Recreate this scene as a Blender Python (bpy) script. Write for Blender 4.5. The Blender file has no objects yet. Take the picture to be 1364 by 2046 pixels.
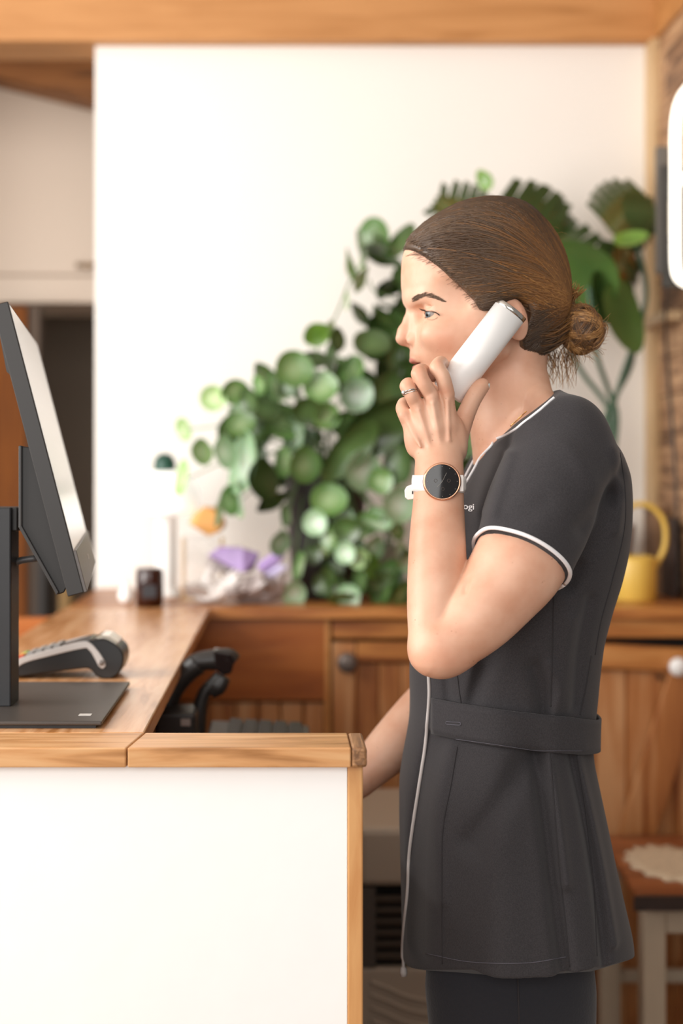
import bpy, bmesh, math, random
import numpy as np
from mathutils import Vector, Matrix
from mathutils.bvhtree import BVHTree
random.seed(7); np.random.seed(7)
SC = bpy.context.scene; COL = SC.collection
# ------------------------------------------------------------------ camera, world, lights, exposure
F_, VX, VY, H = 2900.0, 562.0, 940.0, 1.35       # focal length in pixels, vanishing point, eye height
cam_d = bpy.data.cameras.new('camera'); cam = bpy.data.objects.new('camera', cam_d); COL.objects.link(cam)
cam.location = (0, 0, H); cam.rotation_euler = (math.radians(90), 0, 0)
cam_d.sensor_width = 36; cam_d.lens = F_ / 2046 * 36
cam_d.shift_x = (682 - VX) / 2046; cam_d.shift_y = -(1023 - VY) / 2046
cam_d.clip_start = .05
cam_d.dof.use_dof = True; cam_d.dof.focus_distance = 1.70; cam_d.dof.aperture_fstop = 2.4
SC.camera = cam
SC.view_settings.view_transform = 'Standard'; SC.view_settings.look = 'None'
SC.view_settings.gamma = 1; SC.view_settings.use_curve_mapping = False
SC.view_settings.exposure = 0.0
w = bpy.data.worlds.new('world'); SC.world = w; w.use_nodes = True
w.node_tree.nodes['Background'].inputs[0].default_value = (1.0, .965, .92, 1)
w.node_tree.nodes['Background'].inputs[1].default_value = .38
def area(name, loc, target, sx, sy, power, color):
    l = bpy.data.lights.new(name, 'AREA'); l.shape = 'RECTANGLE'; l.size = sx; l.size_y = sy
    l.energy = power; l.color = color
    o = bpy.data.objects.new(name, l); COL.objects.link(o); o.location = loc
    o.rotation_euler = (Vector(target) - Vector(loc)).to_track_quat('-Z', 'Y').to_euler()
    return o
area('window_daylight', (-2.2, 1.5, 1.75), (.3, 2.1, 1.3), 2.0, 1.8, 116, (1, .975, .945))
area('front_window_daylight', (-.6, -1.6, 2.0), (0, 2.0, 1.0), 2.6, 1.8, 66, (1, .975, .945))
# ------------------------------------------------------------------ helpers
def at(px, py, D):
    return Vector(((px - VX) * D / F_, D, H + (VY - py) * D / F_))
def AX(px, D): return (px - VX) * D / F_
def AZ(py, D): return H + (VY - py) * D / F_
def lin(c):
    if isinstance(c, str):
        c = [int(c[i:i+2], 16) / 255 for i in (1, 3, 5)]
    return tuple([(v / 12.92 if v <= .04045 else ((v + .055) / 1.055) ** 2.4) for v in c]) + (1,)
MATS = {}
def mat(name, col, rough=.5, metal=0, spec=.5, **kw):
    if name in MATS: return MATS[name]
    m = bpy.data.materials.new(name); m.use_nodes = True; MATS[name] = m
    n = m.node_tree.nodes; L = m.node_tree.links; b = n['Principled BSDF']
    b.inputs['Base Color'].default_value = lin(col); b.inputs['Roughness'].default_value = rough
    b.inputs['Metallic'].default_value = metal; b.inputs['Specular IOR Level'].default_value = spec
    for k, v in kw.items():
        if k == 'trans': b.inputs['Transmission Weight'].default_value = v
        if k == 'emit': b.inputs['Emission Color'].default_value = lin(col); b.inputs['Emission Strength'].default_value = v
        if k == 'coat': b.inputs['Coat Weight'].default_value = v; b.inputs['Coat Roughness'].default_value = .15
        if k == 'sheen': b.inputs['Sheen Weight'].default_value = v
        if k == 'sss':
            b.inputs['Subsurface Weight'].default_value = v; b.inputs['Subsurface Radius'].default_value = (1, .35, .2)
            b.inputs['Subsurface Scale'].default_value = .006
    if kw.get('noise'):
        sc, amt, bump = kw['noise']
        tc = n.new('ShaderNodeTexCoord'); nz = n.new('ShaderNodeTexNoise'); nz.inputs['Scale'].default_value = sc
        nz.inputs['Detail'].default_value = 5
        L.new(tc.outputs['Object'], nz.inputs['Vector'])
        mx = n.new('ShaderNodeMix'); mx.data_type = 'RGBA'; c = lin(col)
        mx.inputs['A'].default_value = tuple(v * (1 - amt) for v in c[:3]) + (1,)
        mx.inputs['B'].default_value = tuple(min(1, v * (1 + amt)) for v in c[:3]) + (1,)
        L.new(nz.outputs['Fac'], mx.inputs['Factor']); L.new(mx.outputs['Result'], b.inputs['Base Color'])
        if bump:
            bp = n.new('ShaderNodeBump'); bp.inputs['Strength'].default_value = bump; bp.inputs['Distance'].default_value = .002
            L.new(nz.outputs['Fac'], bp.inputs['Height']); L.new(bp.outputs['Normal'], b.inputs['Normal'])
    return m
def wood(name, dark, midc, light, axis='X', rough=.45, scale=1.0, knots=.25):
    if name in MATS: return MATS[name]
    m = mat(name, midc, rough); n = m.node_tree.nodes; L = m.node_tree.links; b = n['Principled BSDF']
    tc = n.new('ShaderNodeTexCoord'); mp = n.new('ShaderNodeMapping')
    s = {'X': (1.2, 14, 14), 'Y': (14, 1.2, 14), 'Z': (14, 14, 1.2)}[axis]
    mp.inputs['Scale'].default_value = tuple(v * scale for v in s)
    oi = n.new('ShaderNodeObjectInfo'); va = n.new('ShaderNodeVectorMath'); va.operation = 'ADD'
    vm = n.new('ShaderNodeVectorMath'); vm.operation = 'SCALE'; vm.inputs['Scale'].default_value = 9
    L.new(oi.outputs['Random'], vm.inputs[0]); L.new(tc.outputs['Object'], va.inputs[0]); L.new(vm.outputs[0], va.inputs[1])
    L.new(va.outputs[0], mp.inputs['Vector'])
    n1 = n.new('ShaderNodeTexNoise'); n1.inputs['Scale'].default_value = 3.2; n1.inputs['Detail'].default_value = 8; n1.inputs['Distortion'].default_value = 1.2
    L.new(mp.outputs[0], n1.inputs['Vector'])
    n2 = n.new('ShaderNodeTexNoise'); n2.inputs['Scale'].default_value = 2.2; n2.inputs['Detail'].default_value = 3
    L.new(va.outputs[0], n2.inputs['Vector'])
    ad = n.new('ShaderNodeMath'); ad.operation = 'MULTIPLY_ADD'; ad.inputs[1].default_value = knots * 2; ad.inputs[2].default_value = -knots
    L.new(n2.outputs['Fac'], ad.inputs[0])
    a2 = n.new('ShaderNodeMath'); a2.operation = 'ADD'; L.new(n1.outputs['Fac'], a2.inputs[0]); L.new(ad.outputs[0], a2.inputs[1])
    a3 = n.new('ShaderNodeMath'); a3.operation = 'MULTIPLY_ADD'; a3.inputs[1].default_value = .16; L.new(oi.outputs['Random'], a3.inputs[0]); L.new(a2.outputs[0], a3.inputs[2])
    cr = n.new('ShaderNodeValToRGB'); e = cr.color_ramp.elements
    e[0].position = .38; e[0].color = lin(dark); e[1].position = .78; e[1].color = lin(light)
    x = cr.color_ramp.elements.new(.56); x.color = lin(midc)
    L.new(a3.outputs[0], cr.inputs[0]); L.new(cr.outputs[0], b.inputs['Base Color'])
    bp = n.new('ShaderNodeBump'); bp.inputs['Strength'].default_value = .25; bp.inputs['Distance'].default_value = .002
    L.new(n1.outputs['Fac'], bp.inputs['Height']); L.new(bp.outputs['Normal'], b.inputs['Normal'])
    return m
ORG = {}
def empty(name, loc):
    o = bpy.data.objects.new(name, None); o.empty_display_size = .05; COL.objects.link(o); o.location = loc
    ORG[o] = Vector(loc); return o
def tag(o, label=None, cat=None, group=None, kind=None):
    if label: o['label'] = label
    if cat: o['category'] = cat
    if group: o['group'] = group
    if kind: o['kind'] = kind
    return o
def thing(name, loc, label, cat, group=None): return tag(empty(name, loc), label, cat, group)
def place(o, parent, org):
    COL.objects.link(o)
    if parent is not None:
        o.parent = parent; o.location = Vector((0, 0, 0)); ORG[o] = ORG[parent]
    else:
        o.location = org; ORG[o] = Vector(org)
class MB:
    def __init__(s): s.v = []; s.f = []
    def add(s, vs, fs):
        b = len(s.v); s.v += [Vector(p) for p in vs]; s.f += [tuple(b + i for i in f) for f in fs]; return s
    def box(s, x0, x1, y0, y1, z0, z1):
        return s.add([(x, y, z) for x in (x0, x1) for y in (y0, y1) for z in (z0, z1)],
              [(0, 1, 3, 2), (4, 6, 7, 5), (0, 4, 5, 1), (2, 3, 7, 6), (0, 2, 6, 4), (1, 5, 7, 3)])
    def obox(s, c, ax, ay, az, hx, hy, hz):
        c = Vector(c)
        return s.add([c + Vector(ax) * hx * i + Vector(ay) * hy * j + Vector(az) * hz * k for i in (-1, 1) for j in (-1, 1) for k in (-1, 1)],
              [(0, 1, 3, 2), (4, 6, 7, 5), (0, 4, 5, 1), (2, 3, 7, 6), (0, 2, 6, 4), (1, 5, 7, 3)])
    def prism(s, pts, vec):            # closed polygon extruded along vec
        n = len(pts); vec = Vector(vec); P = [Vector(p) for p in pts]
        return s.add(P + [p + vec for p in P], [tuple(range(n))[::-1], tuple(range(n, 2 * n))] + [(i, (i + 1) % n, n + (i + 1) % n, n + i) for i in range(n)])
    def lathe(s, c, prof, n=32, axis=(0, 0, 1), ref=None):
        ax = Vector(axis).normalized(); u = ax.orthogonal().normalized() if ref is None else Vector(ref); v = ax.cross(u); c = Vector(c)
        vs = []; fs = []
        for (r, h) in prof:
            for i in range(n):
                a = 2 * math.pi * i / n; vs.append(c + ax * h + (u * math.cos(a) + v * math.sin(a)) * max(r, 1e-5))
        for j in range(len(prof) - 1):
            for i in range(n):
                fs.append((j * n + i, j * n + (i + 1) % n, (j + 1) * n + (i + 1) % n, (j + 1) * n + i))
        return s.add(vs, fs)
    def tube(s, pts, r, n=8, caps=True, flat=None):
        P = [Vector(p) for p in pts]; m = len(P); R = r if isinstance(r, (list, tuple)) else [r] * m
        vs = []; fs = []; pu = None
        for i, p in enumerate(P):
            t = (P[min(i + 1, m - 1)] - P[max(i - 1, 0)])
            t = t.normalized() if t.length > 1e-9 else Vector((0, 0, 1))
            if pu is None: u = t.orthogonal().normalized()
            else:
                u = pu - t * pu.dot(t); u = u.normalized() if u.length > 1e-6 else t.orthogonal().normalized()
            pu = u; v = t.cross(u)
            for k in range(n):
                a = 2 * math.pi * k / n; vs.append(p + (u * math.cos(a) + v * math.sin(a)) * R[i])
        for i in range(m - 1):
            for k in range(n): fs.append((i * n + k, i * n + (k + 1) % n, (i + 1) * n + (k + 1) % n, (i + 1) * n + k))
        if caps and n > 2: fs += [tuple(range(n))[::-1], tuple((m - 1) * n + k for k in range(n))]
        return s.add(vs, fs)
    def build(s, name, m, parent=None, smooth=False, bevel=0, org=None, kind=None, sub=0, seg=2):
        if org is None:
            if parent is not None: org = ORG[parent]
            else:
                a = np.array([tuple(p) for p in s.v]); org = Vector(((a[:, 0].min() + a[:, 0].max()) / 2, (a[:, 1].min() + a[:, 1].max()) / 2, a[:, 2].min()))
        me = bpy.data.meshes.new(name); me.from_pydata([tuple(p - Vector(org)) for p in s.v], [], s.f)
        bm = bmesh.new(); bm.from_mesh(me); bmesh.ops.recalc_face_normals(bm, faces=bm.faces); bm.to_mesh(me); bm.free()
        me.materials.append(m)
        if smooth: me.polygons.foreach_set('use_smooth', [True] * len(me.polygons))
        o = bpy.data.objects.new(name, me); place(o, parent, org)
        if bevel:
            b = o.modifiers.new('bevel', 'BEVEL'); b.width = bevel; b.segments = seg; b.limit_method = 'ANGLE'; b.angle_limit = math.radians(40)
        if sub:
            b = o.modifiers.new('sub', 'SUBSURF'); b.levels = sub; b.render_levels = sub
        if kind: o['kind'] = kind
        return o
def struct(o): o['kind'] = 'structure'; return o
def crom(pts, n):                      # Catmull-Rom resample of a list of tuples
    P = np.array([tuple(p) for p in pts], float); P = np.vstack([2 * P[0] - P[1], P, 2 * P[-1] - P[-2]])
    out = []; m = len(P) - 3
    for q in np.linspace(0, m - 1e-6, n):
        i = int(q); t = q - i; a, b, c, d = P[i:i + 4]
        out.append(.5 * (2 * b + (c - a) * t + (2 * a - 5 * b + 4 * c - d) * t * t + (3 * b - a - 3 * c + d) * t ** 3))
    return np.array(out)
def copy_tree(o, parent=None):
    c = o.copy(); COL.objects.link(c)
    if parent is not None: c.parent = parent
    ORG[c] = ORG[o]
    for ch in list(o.children): copy_tree(ch, c)
    return c
# ------------------------------------------------------------------ room
M_wall = mat('white_paint', '#f3efe9', .7, noise=(3, .012, .05))
M_floor = wood('floor_wood', '#4a2f1b', '#7a5330', '#94683f', 'Y')
M_beam = wood('beam_wood', '#a06a35', '#b98048', '#c68d55', 'X', .5, .6, .1)
M_beamdark = wood('rafter_wood', '#6e431d', '#8f5a2a', '#a66d38', 'X', .6)
M_plank = wood('old_planks', '#5a3d28', '#9a7250', '#bf9872', 'Y', .6)
M_side = wood('sideboard_wood', '#8f5226', '#b3743a', '#c58a4f', 'X', .35, .7, .2)
M_sidev = wood('sideboard_wood_upright', '#84481f', '#ad6f3c', '#c59264', 'Z', .4, .45, .3)
M_board = wood('smooth_board', '#7f4119', '#985220', '#a8612a', 'X', .3, .5, .12)
M_top = wood('counter_wood', '#a8703c', '#d0996a', '#deb083', 'Y', .26, .8, .22)
M_ledge = wood('ledge_wood', '#a06c3a', '#cc9560', '#deb07e', 'X', .35, .9, .2)
M_post = wood('post_wood', '#8a552b', '#bb7c44', '#d4a068', 'Z', .4, .9, .3)
M_dark = mat('dark_gap', '#15100c', .9)
BW = 3.70
struct(MB().box(-1.6, 1.3, -1.0, 5.6, -.05, 0).build('floor', M_floor))
struct(MB().box(-.475, 1.1, BW, BW + .1, 0, AZ(92, BW)).build('wall_back', M_wall))
struct(MB().box(-1.8, 1.1, -.2, 5.6, 2.95, 3.0).build('ceiling', M_wall))
# header beam
zb = AZ(92, BW)
struct(MB().box(-1.8, 1.10, 3.655, 3.83, zb, zb + .26).build('trim_1', M_beam, bevel=.004))
struct(MB().box(.935, 1.0, 1.8, 3.66, zb - .0, zb + .16).build('trim_2', M_beam, bevel=.004))
# slanting rafter seen through the opening on the left
D = 4.3
struct(MB().prism([at(-400, 60, D), at(240, 60, D), at(240, 218, D), at(0, 156, D), at(-400, 50, D)], (0, .12, 0)).build('trim_3', M_beamdark))
# right wall of old planks
wr = empty('wall_right', (.94, 3.2, 0)); struct(wr)
MB().box(.965, 1.02, 1.9, 3.83, 0, zb).build('plaster_backing', M_dark, wr)
z = .0
while z < zb - .02:
    h = random.uniform(.085, .13); z1 = min(z + h, zb)
    y = 1.9
    while y < 3.69:
        y1 = min(3.69, y + random.uniform(.5, 1.1))
        MB().box(.94 + random.uniform(0, .006), .965, y + .001, y1 - .002, z + .003, z1).build('plank', M_plank, wr, bevel=.002)
        y = y1
    z = z1
# light corner post where the right wall meets the white wall
struct(MB().box(.925, .948, 3.63, 3.70, 1.07, zb).build('trim_4', wood('corner_post', '#a5855c', '#c6a478', '#d6b88e', 'Z', .5), bevel=.002))
# next room, left
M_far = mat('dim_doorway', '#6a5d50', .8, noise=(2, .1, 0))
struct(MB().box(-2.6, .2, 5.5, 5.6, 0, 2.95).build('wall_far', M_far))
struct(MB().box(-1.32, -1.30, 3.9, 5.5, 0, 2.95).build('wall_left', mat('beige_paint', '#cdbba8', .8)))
cb = thing('wall_cabinet', (-1.0, 4.85, AZ(605, 4.6)), 'beige overhead cabinet beyond the opening at the left', 'cabinet')
M_cab = mat('cabinet_beige', '#dccab8', .6, noise=(2, .02, 0))
D = 4.6
MB().box(-1.30, -.35, D + .02, D + .4, AZ(605, D), 2.9).build('body', M_cab, cb)
MB().box(-1.30, -.35, D - .012, D + .018, AZ(606, D), AZ(552, D)).build('bottom_rail', M_cab, cb, bevel=.004)
dr = MB().box(-1.18, -.36, D - .006, D + .018, AZ(549, D), 2.85).build('door', M_cab, cb, bevel=.004)
MB().tube([at(152, 530, D - .03), at(215, 530, D - .03)], .008, 10).build('handle', mat('old_brass', '#94795a', .35, .6), dr, True)
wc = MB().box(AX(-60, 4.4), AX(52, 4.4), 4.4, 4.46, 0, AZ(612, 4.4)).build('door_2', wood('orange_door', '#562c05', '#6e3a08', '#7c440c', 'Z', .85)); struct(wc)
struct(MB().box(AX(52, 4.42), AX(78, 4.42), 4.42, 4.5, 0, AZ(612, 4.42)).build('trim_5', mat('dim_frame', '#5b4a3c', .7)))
for i in range(2):
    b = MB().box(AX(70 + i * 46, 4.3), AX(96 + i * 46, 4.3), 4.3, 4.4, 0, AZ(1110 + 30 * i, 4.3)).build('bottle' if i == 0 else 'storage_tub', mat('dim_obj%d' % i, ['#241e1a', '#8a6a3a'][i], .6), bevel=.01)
    tag(b, ['tall black canister standing in the dim room beyond the opening', 'brown box beside the black canister in the dim room'][i], ['canister', 'box'][i])
# ------------------------------------------------------------------ sideboard
SB = 3.16; ZT = 1.05
sb = thing('sideboard', (.3, 3.4, 0), 'long orange-brown wooden sideboard standing under the plants along the white wall', 'sideboard')
sx0, sx1 = -.47, .935
MB().box(sx0, sx1, SB - .0, BW - .002, ZT - .024, ZT).build('top', M_side, sb, bevel=.003)
MB().box(sx0, sx1, SB + .06, BW - .01, .06, ZT - .03).build('carcass', M_dark, sb)
fy = SB + .02
def sbox(a, b, c, d, name, m, parent=sb, y0=fy, th=.04, bevel=.003):
    return MB().box(AX(a, y0), AX(b, y0), y0, y0 + th, AZ(d, y0), AZ(c, y0)).build(name, m, parent, bevel=bevel)
sbox(-60, 650, 1235, 1400, 'back_panel', M_board)
sbox(648, 660, 1235, 1640, 'stile', M_side)
pw = [415, 470, 515, 560, 605, 648]
for a, b in zip([-50, 100, 200, 300, 360] + pw[:-1], [99, 199, 299, 359, 414] + pw[1:]):
    sbox(a + 1, b - 1, 1404, 2145, 'plank', M_sidev, y0=fy + .008)
d1 = sbox(664, 1000, 1240, 1276, 'drawer', M_side)
dl = sbox(664, 710, 1284, 2145, 'door_frame', M_sidev)
sbox(712, 1000, 1284, 1322, 'door_rail', M_side)
for i, (a, b) in enumerate([(711, 756), (757, 800), (801, 850), (851, 900), (901, 950), (951, 1000)]):
    sbox(a, b, 1324, 2145, 'plank', M_sidev, y0=fy + .012)
# a diagonal brace low on the left door
c0 = at(735, 1500, fy); c1 = at(790, 1900, fy)
kb = MB().lathe(at(693, 1322, fy), [(0, -.034), (.012, -.034), (.0215, -.028), (.023, -.02), (.016, -.01), (.009, 0)], 20, (0, 1, 0)).build('knob', mat('pewter', '#6d625c', .4, .4), dl, True)
sbox(1004, 1430, 1232, 1274, 'drawer', M_side)
sbox(1004, 1430, 1275, 1291, 'gap_shadow_board', M_dark, y0=fy + .03)
drr = MB().prism([at(1004, 1288, fy - .01), at(1200, 1287, fy - .01), at(1430, 1300, fy - .01), at(1430, 1345, fy - .01), at(1200, 1336, fy - .01), at(1004, 1336, fy - .01)], (0, .03, 0)).build('door_rail', M_side, sb, bevel=.003)
for a, b in [(1004, 1065), (1066, 1130), (1131, 1190), (1191, 1250), (1251, 1344), (1345, 1430)]:
    sbox(a, b, 1338, 2145, 'plank', M_sidev, y0=fy + .008)
br0, br1 = at(1372, 1345, fy), at(1262, 1690, fy)
dv = (br1 - br0).normalized(); pn = Vector((dv.z, 0, -dv.x))
MB().prism([br0 - pn * .04, br0 + pn * .04, br1 + pn * .04, br1 - pn * .04], (0, -.014, 0)).build('brace', M_sidev, sb, bevel=.003)
MB().lathe(at(1350, 1330, fy - .01), [(0, -.036), (.012, -.035), (.02, -.028), (.021, -.02), (.014, -.01), (.01, 0)], 24, (0, 1, 0)).build('knob', mat('porcelain', '#efeeec', .15), drr, True)
sb.children[-1]
for o in sb.children_recursive:
    if o.name.startswith('knob') and 'porcelain' in o.data.materials[0].name: o['label'] = 'white porcelain knob'
for px in (1316, 1333):
    MB().lathe(at(px, 1353 + (px - 1316) * .3, fy), [(0, -.006), (.005, -.005), (.006, 0)], 10, (0, 1, 0)).build('nail_head', M_dark, sb, True)
MB().box(sx0, sx1, SB + .05, BW - .02, 0, .07).build('plinth', M_sidev, sb)
# ------------------------------------------------------------------ reception counter
CF = 1.570
ct = thing('reception_counter', (-.25, 2.2, 0), 'reception counter with white front panel and honey-coloured wooden top', 'counter')
XR, XL = -.157, -.474
MB().box(XL, XR, 1.662, SB - .001, ZT - .022, ZT).build('countertop', M_top, ct, bevel=.002)
# front ledge: mitred left piece + long rail + dark end block
xe0, xe1 = AX(702, CF), AX(733, CF)
MB().prism([(-.9, CF, ZT), (XR - .011, CF, ZT), (XR, 1.661, ZT), (-.9, 1.661, ZT)], (0, 0, -.0215)).build('ledge_left', M_ledge, ct, bevel=.0015)
MB().prism([(XR - .0095, CF, ZT), (xe0 - .0006, CF, ZT), (xe0 - .0006, 1.661, ZT), (XR + .0015, 1.661, ZT)], (0, 0, -.0215)).build('ledge', M_ledge, ct, bevel=.0015)
MB().box(xe0, xe1, CF - .0005, 1.661, ZT - .0215, ZT).build('end_block', wood('end_grain', '#6f4c2f', '#946a45', '#ad8158', 'Y', .5, 3), ct, bevel=.003)
MB().box(-.9, AX(693, 1.585), 1.585, 1.60, 0, ZT - .022).build('front_panel', mat('white_panel', '#fbfaf8', .45, noise=(18, .015, .25)), ct)
MB().box(AX(694, 1.583), AX(725, 1.583), 1.583, 1.66, 0, ZT - .022).build('post', M_post, ct, bevel=.002)
MB().box(-.9, AX(693, 1.60), 1.601, 1.655, .0, ZT - .0225).build('front_frame', M_sidev, ct)
MB().box(-.9, XL - .002, 1.662, 1.70, .0, ZT - .022).build('side_wing', M_sidev, ct)
MB().box(XL + .01, XL + .03, 1.70, 3.14, 0, ZT - .022).build('side_panel', M_sidev, ct)
MB().box(XL + .032, .092, 1.662, 2.44, .88, .90).build('work_shelf', M_side, ct, bevel=.002)
MB().box(.06, .08, 1.665, 2.42, 0, .879).build('support_panel', M_sidev, ct)
# ------------------------------------------------------------------ monitor
M_blk = mat('black_plastic', '#282422', .45, noise=(60, .05, .03))
M_blk2 = mat('dark_plastic', '#1e1b1a', .5)
M_base = mat('monitor_base_finish', '#403934', .4, noise=(80, .05, .02))
mo = thing('computer_monitor', (-.35, 1.86, ZT), 'black desktop monitor seen edge-on on the counter left end', 'monitor')
D0 = 1.62; wd = Vector(((250 - VX) / F_, 1, 0)).normalized(); WD = .525
A = at(168, 1184, D0); B = at(16, 602, D0)
up = (B - A); hgt = up.length; upn = up.normalized(); nrm = wd.cross(upn)
if nrm.x < 0: nrm = -nrm
th = .0185
A2 = at(135, 1189, D0)
MB().prism([A, B, B - nrm * th, A - nrm * th], wd * WD).build('casing', M_blk, mo, bevel=.0012)
c1 = A + upn * .048
scr = MB().prism([c1 + nrm * .0006 + wd * .004, B - upn * .004 + nrm * .0006 + wd * .004, B - upn * .004 + wd * .004 - nrm * .001, c1 + wd * .004 - nrm * .001], wd * (WD - .008)).build('screen', mat('screen_glass', '#b5aca6', .22, .0, .8, coat=.6), mo)
MB().prism([A + nrm * .0035 + wd * .001, c1 + nrm * .0035 + wd * .001, c1 + wd * .001 - nrm * .0015, A + wd * .001 - nrm * .0015], wd * (WD - .002)).build('chin_bezel', mat('bezel', '#5c5450', .35), mo, bevel=.0008)
MB().obox(A + upn * .024 + nrm * .0037 + wd * .27, wd, upn, nrm, .012, .003, .0004).build('badge', mat('silver_print', '#c9c4be', .4), mo)
# back housing polygon (seen from its end)
pol = [(33, 890), (63, 893), (131, 1178), (124, 1192), (110, 1196), (33, 1056)]
q0 = D0 + .05
def shf(p): return at(p[0], p[1], D0) + wd * .05
pp = [shf(p) for p in pol]
hs = MB().prism(pp, wd * (WD - .10)).build('back_housing', M_blk2, mo, bevel=.0015)
pp2 = [shf(p) - wd * .004 for p in [(31, 889), (38, 889), (38, 1054), (114, 1190), (109, 1197), (31, 1057)]]
MB().prism(pp2, wd * (WD - .092)).build('housing_rim', M_blk, mo, bevel=.001)
MB().prism([at(-6, 601, D0) - upn * .002, at(-14, 600, D0), at(13, 742, D0), at(19, 748, D0)], wd * WD).build('rear_ridge', M_blk, mo)
MB().box(AX(-40, 1.80), AX(35, 1.80), 1.80, 1.86, AZ(1062, 1.80), AZ(1014, 1.80)).build('tilt_arm', M_blk2, mo, bevel=.002)
MB().box(AX(-90, 1.79), AX(22, 1.79), 1.79, 1.845, ZT + .008, AZ(1014, 1.79)).build('stand_column', mat('column_finish', '#1d1d20', .45, noise=(90, .12, .03)), mo, bevel=.002)
bs = MB().prism([(-.46, 1.684, ZT + .009), (-.2085, 1.684, ZT + .009), (-.2085, 2.0, ZT + .009), (-.46, 2.0, ZT + .009)], (0, 0, -.005)).build('base_plate', M_base, mo, bevel=.0015)
MB().prism([(-.46, 1.69, ZT + .004), (-.216, 1.69, ZT + .004), (-.216, 1.995, ZT + .004), (-.46, 1.995, ZT + .004)], (0, 0, -.004)).build('base_foot', M_blk2, mo)
MB().box(AX(157, 1.725), AX(182, 1.725), 1.722, 1.735, ZT + .0088, ZT + .0094).build('base_badge', mat('silver_print', '#c9c4be', .4), mo)
MB().tube(crom([at(6, 1165, 1.83), at(12, 1142, 1.83), at(35, 1122, 1.83), at(75, 1115, 1.83)], 14), .0045, 8).build('cable', mat('grey_cable', '#4b4a4b', .35), mo, True)
# ------------------------------------------------------------------ card terminal
ctm = thing('card_terminal', (AX(130, 2.1), 2.14, ZT), 'black card payment terminal with silver trim on the wooden counter behind the monitor base', 'card terminal')
DT = 2.09; Z0 = ZT
def tz(px, py): return at(px, py, DT)
dz = ZT - AZ(1352, DT)
def tp(px, py):
    v = at(px, py, DT); v.z += dz; return v
body = crom([(24, 1346), (26, 1330), (40, 1318), (100, 1298), (170, 1279), (192, 1273), (210, 1272), (232, 1284), (244, 1297), (247, 1316), (240, 1338), (224, 1351), (205, 1352), (192, 1346), (180, 1334), (165, 1332), (100, 1340), (30, 1350)], 70)
MB().prism([tp(*p) for p in body], (0, .078, 0)).build('body', mat('terminal_black', '#1b1a1a', .3), ctm, bevel=.003)
silv = mat('silver_plastic', '#c3bdb9', .3, .35)
o1 = crom([(25, 1322), (45, 1309), (100, 1293), (160, 1278), (180, 1280), (196, 1296), (208, 1314), (211, 1325), (205, 1331), (197, 1326)], 40)
o2 = crom([(197, 1326), (188, 1308), (178, 1294), (165, 1291), (100, 1306), (45, 1322), (26, 1345)], 30)
for s, nm in ((-.0025, 'side_trim'), (.0765, 'side_trim')):
    MB().prism([tp(*p) + Vector((0, s, 0)) for p in list(o1) + list(o2)[1:]], (0, .004, 0)).build(nm, silv, ctm, bevel=.0008)
MB().lathe(tp(203, 1320) + Vector((0, -.0035, 0)), [(0, 0), (.0035, 0), (.0045, .001), (.0045, .003)], 16, (0, 1, 0)).build('hinge_pin', mat('screw_grey', '#77706c', .3, .7), ctm, True)
MB().prism([tp(p[0], p[1]) + Vector((0, .006, 0)) for p in [(188, 1272), (200, 1266), (215, 1268), (236, 1282), (232, 1288), (205, 1278)]], (0, .066, 0)).build('printer_cover', mat('glossy_cover', '#cfc7b8', .08, .6), ctm, bevel=.002)
MB().prism([tp(p[0], p[1]) + Vector((0, .012, 0)) for p in [(120, 1290), (178, 1272), (182, 1276), (124, 1294)]], (0, .054, 0)).build('display', mat('display_grey', '#5d5a58', .2), ctm, bevel=.001)
kc = [mat('key_grey', '#8f8a86', .5), mat('key_red', '#c0563b', .5), mat('key_yellow', '#cda645', .5), mat('key_green', '#5c9a5c', .5)]
for r in range(5):
    for c in range(3):
        p = tp(112 - r * 18, 1291 + r * 5.4) + Vector((0, .017 + c * .02, 0))
        ax = (tp(100, 1297) - tp(40, 1315)).normalized(); nz = ax.cross(Vector((0, 1, 0))); nz = nz if nz.z > 0 else -nz
        MB().obox(p + nz * .002, ax, (0, 1, 0), nz, .0048, .0075, .0022).build('key', kc[0] if r < 4 else kc[1 + c], ctm, bevel=.0006)
# ------------------------------------------------------------------ barcode scanner on its stand
sc = thing('barcode_scanner', (AX(395, 2.3), 2.3, .90), 'black handheld barcode scanner resting in its stand behind the counter', 'scanner')
DS = 2.28; sm = mat('scanner_black', '#262220', .4)
def tubeD(pts, r, n, name, m, parent, D=DS, k=24):
    Q = crom([(p[0], p[1], (p[2] if len(p) > 2 else 1)) for p in pts], k)
    return MB().tube([at(q[0], q[1], D) for q in Q], [r * q[2] for q in Q], n).build(name, m, parent, True)
tubeD([(372, 1330, .7), (395, 1322, 1), (430, 1318, 1.15), (455, 1318, 1.25), (466, 1326, 1.1)], .0145, 14, 'scanner_head', sm, sc)
MB().prism([at(p[0], p[1], DS - .018) for p in [(425, 1300), (462, 1306), (468, 1322), (462, 1346), (446, 1350), (430, 1338)]], (0, .045, 0)).build('scan_window', mat('scanner_glass', '#1a1515', .1), sc, bevel=.003)
tubeD([(395, 1325, 1.2), (372, 1345, 1.1), (350, 1375, 1), (335, 1405, 1.05), (322, 1440, 1.1)], .015, 14, 'handle', sm, sc)
tubeD([(440, 1350, 1), (425, 1365, 1), (408, 1385, 1.1), (398, 1420, 1.2), (394, 1475, 1.3)], .0095, 12, 'stand_neck', sm, sc)
tubeD([(448, 1352, 1), (436, 1372, 1.2), (420, 1385, .9)], .011, 12, 'cradle_clip', sm, sc)
zt = AZ(1425, 2.2)
MB().box(AX(308, 2.2), AX(392, 2.2), 2.2, 2.29, .905, zt).build('stand_base', sm, sc, bevel=.006)
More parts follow.
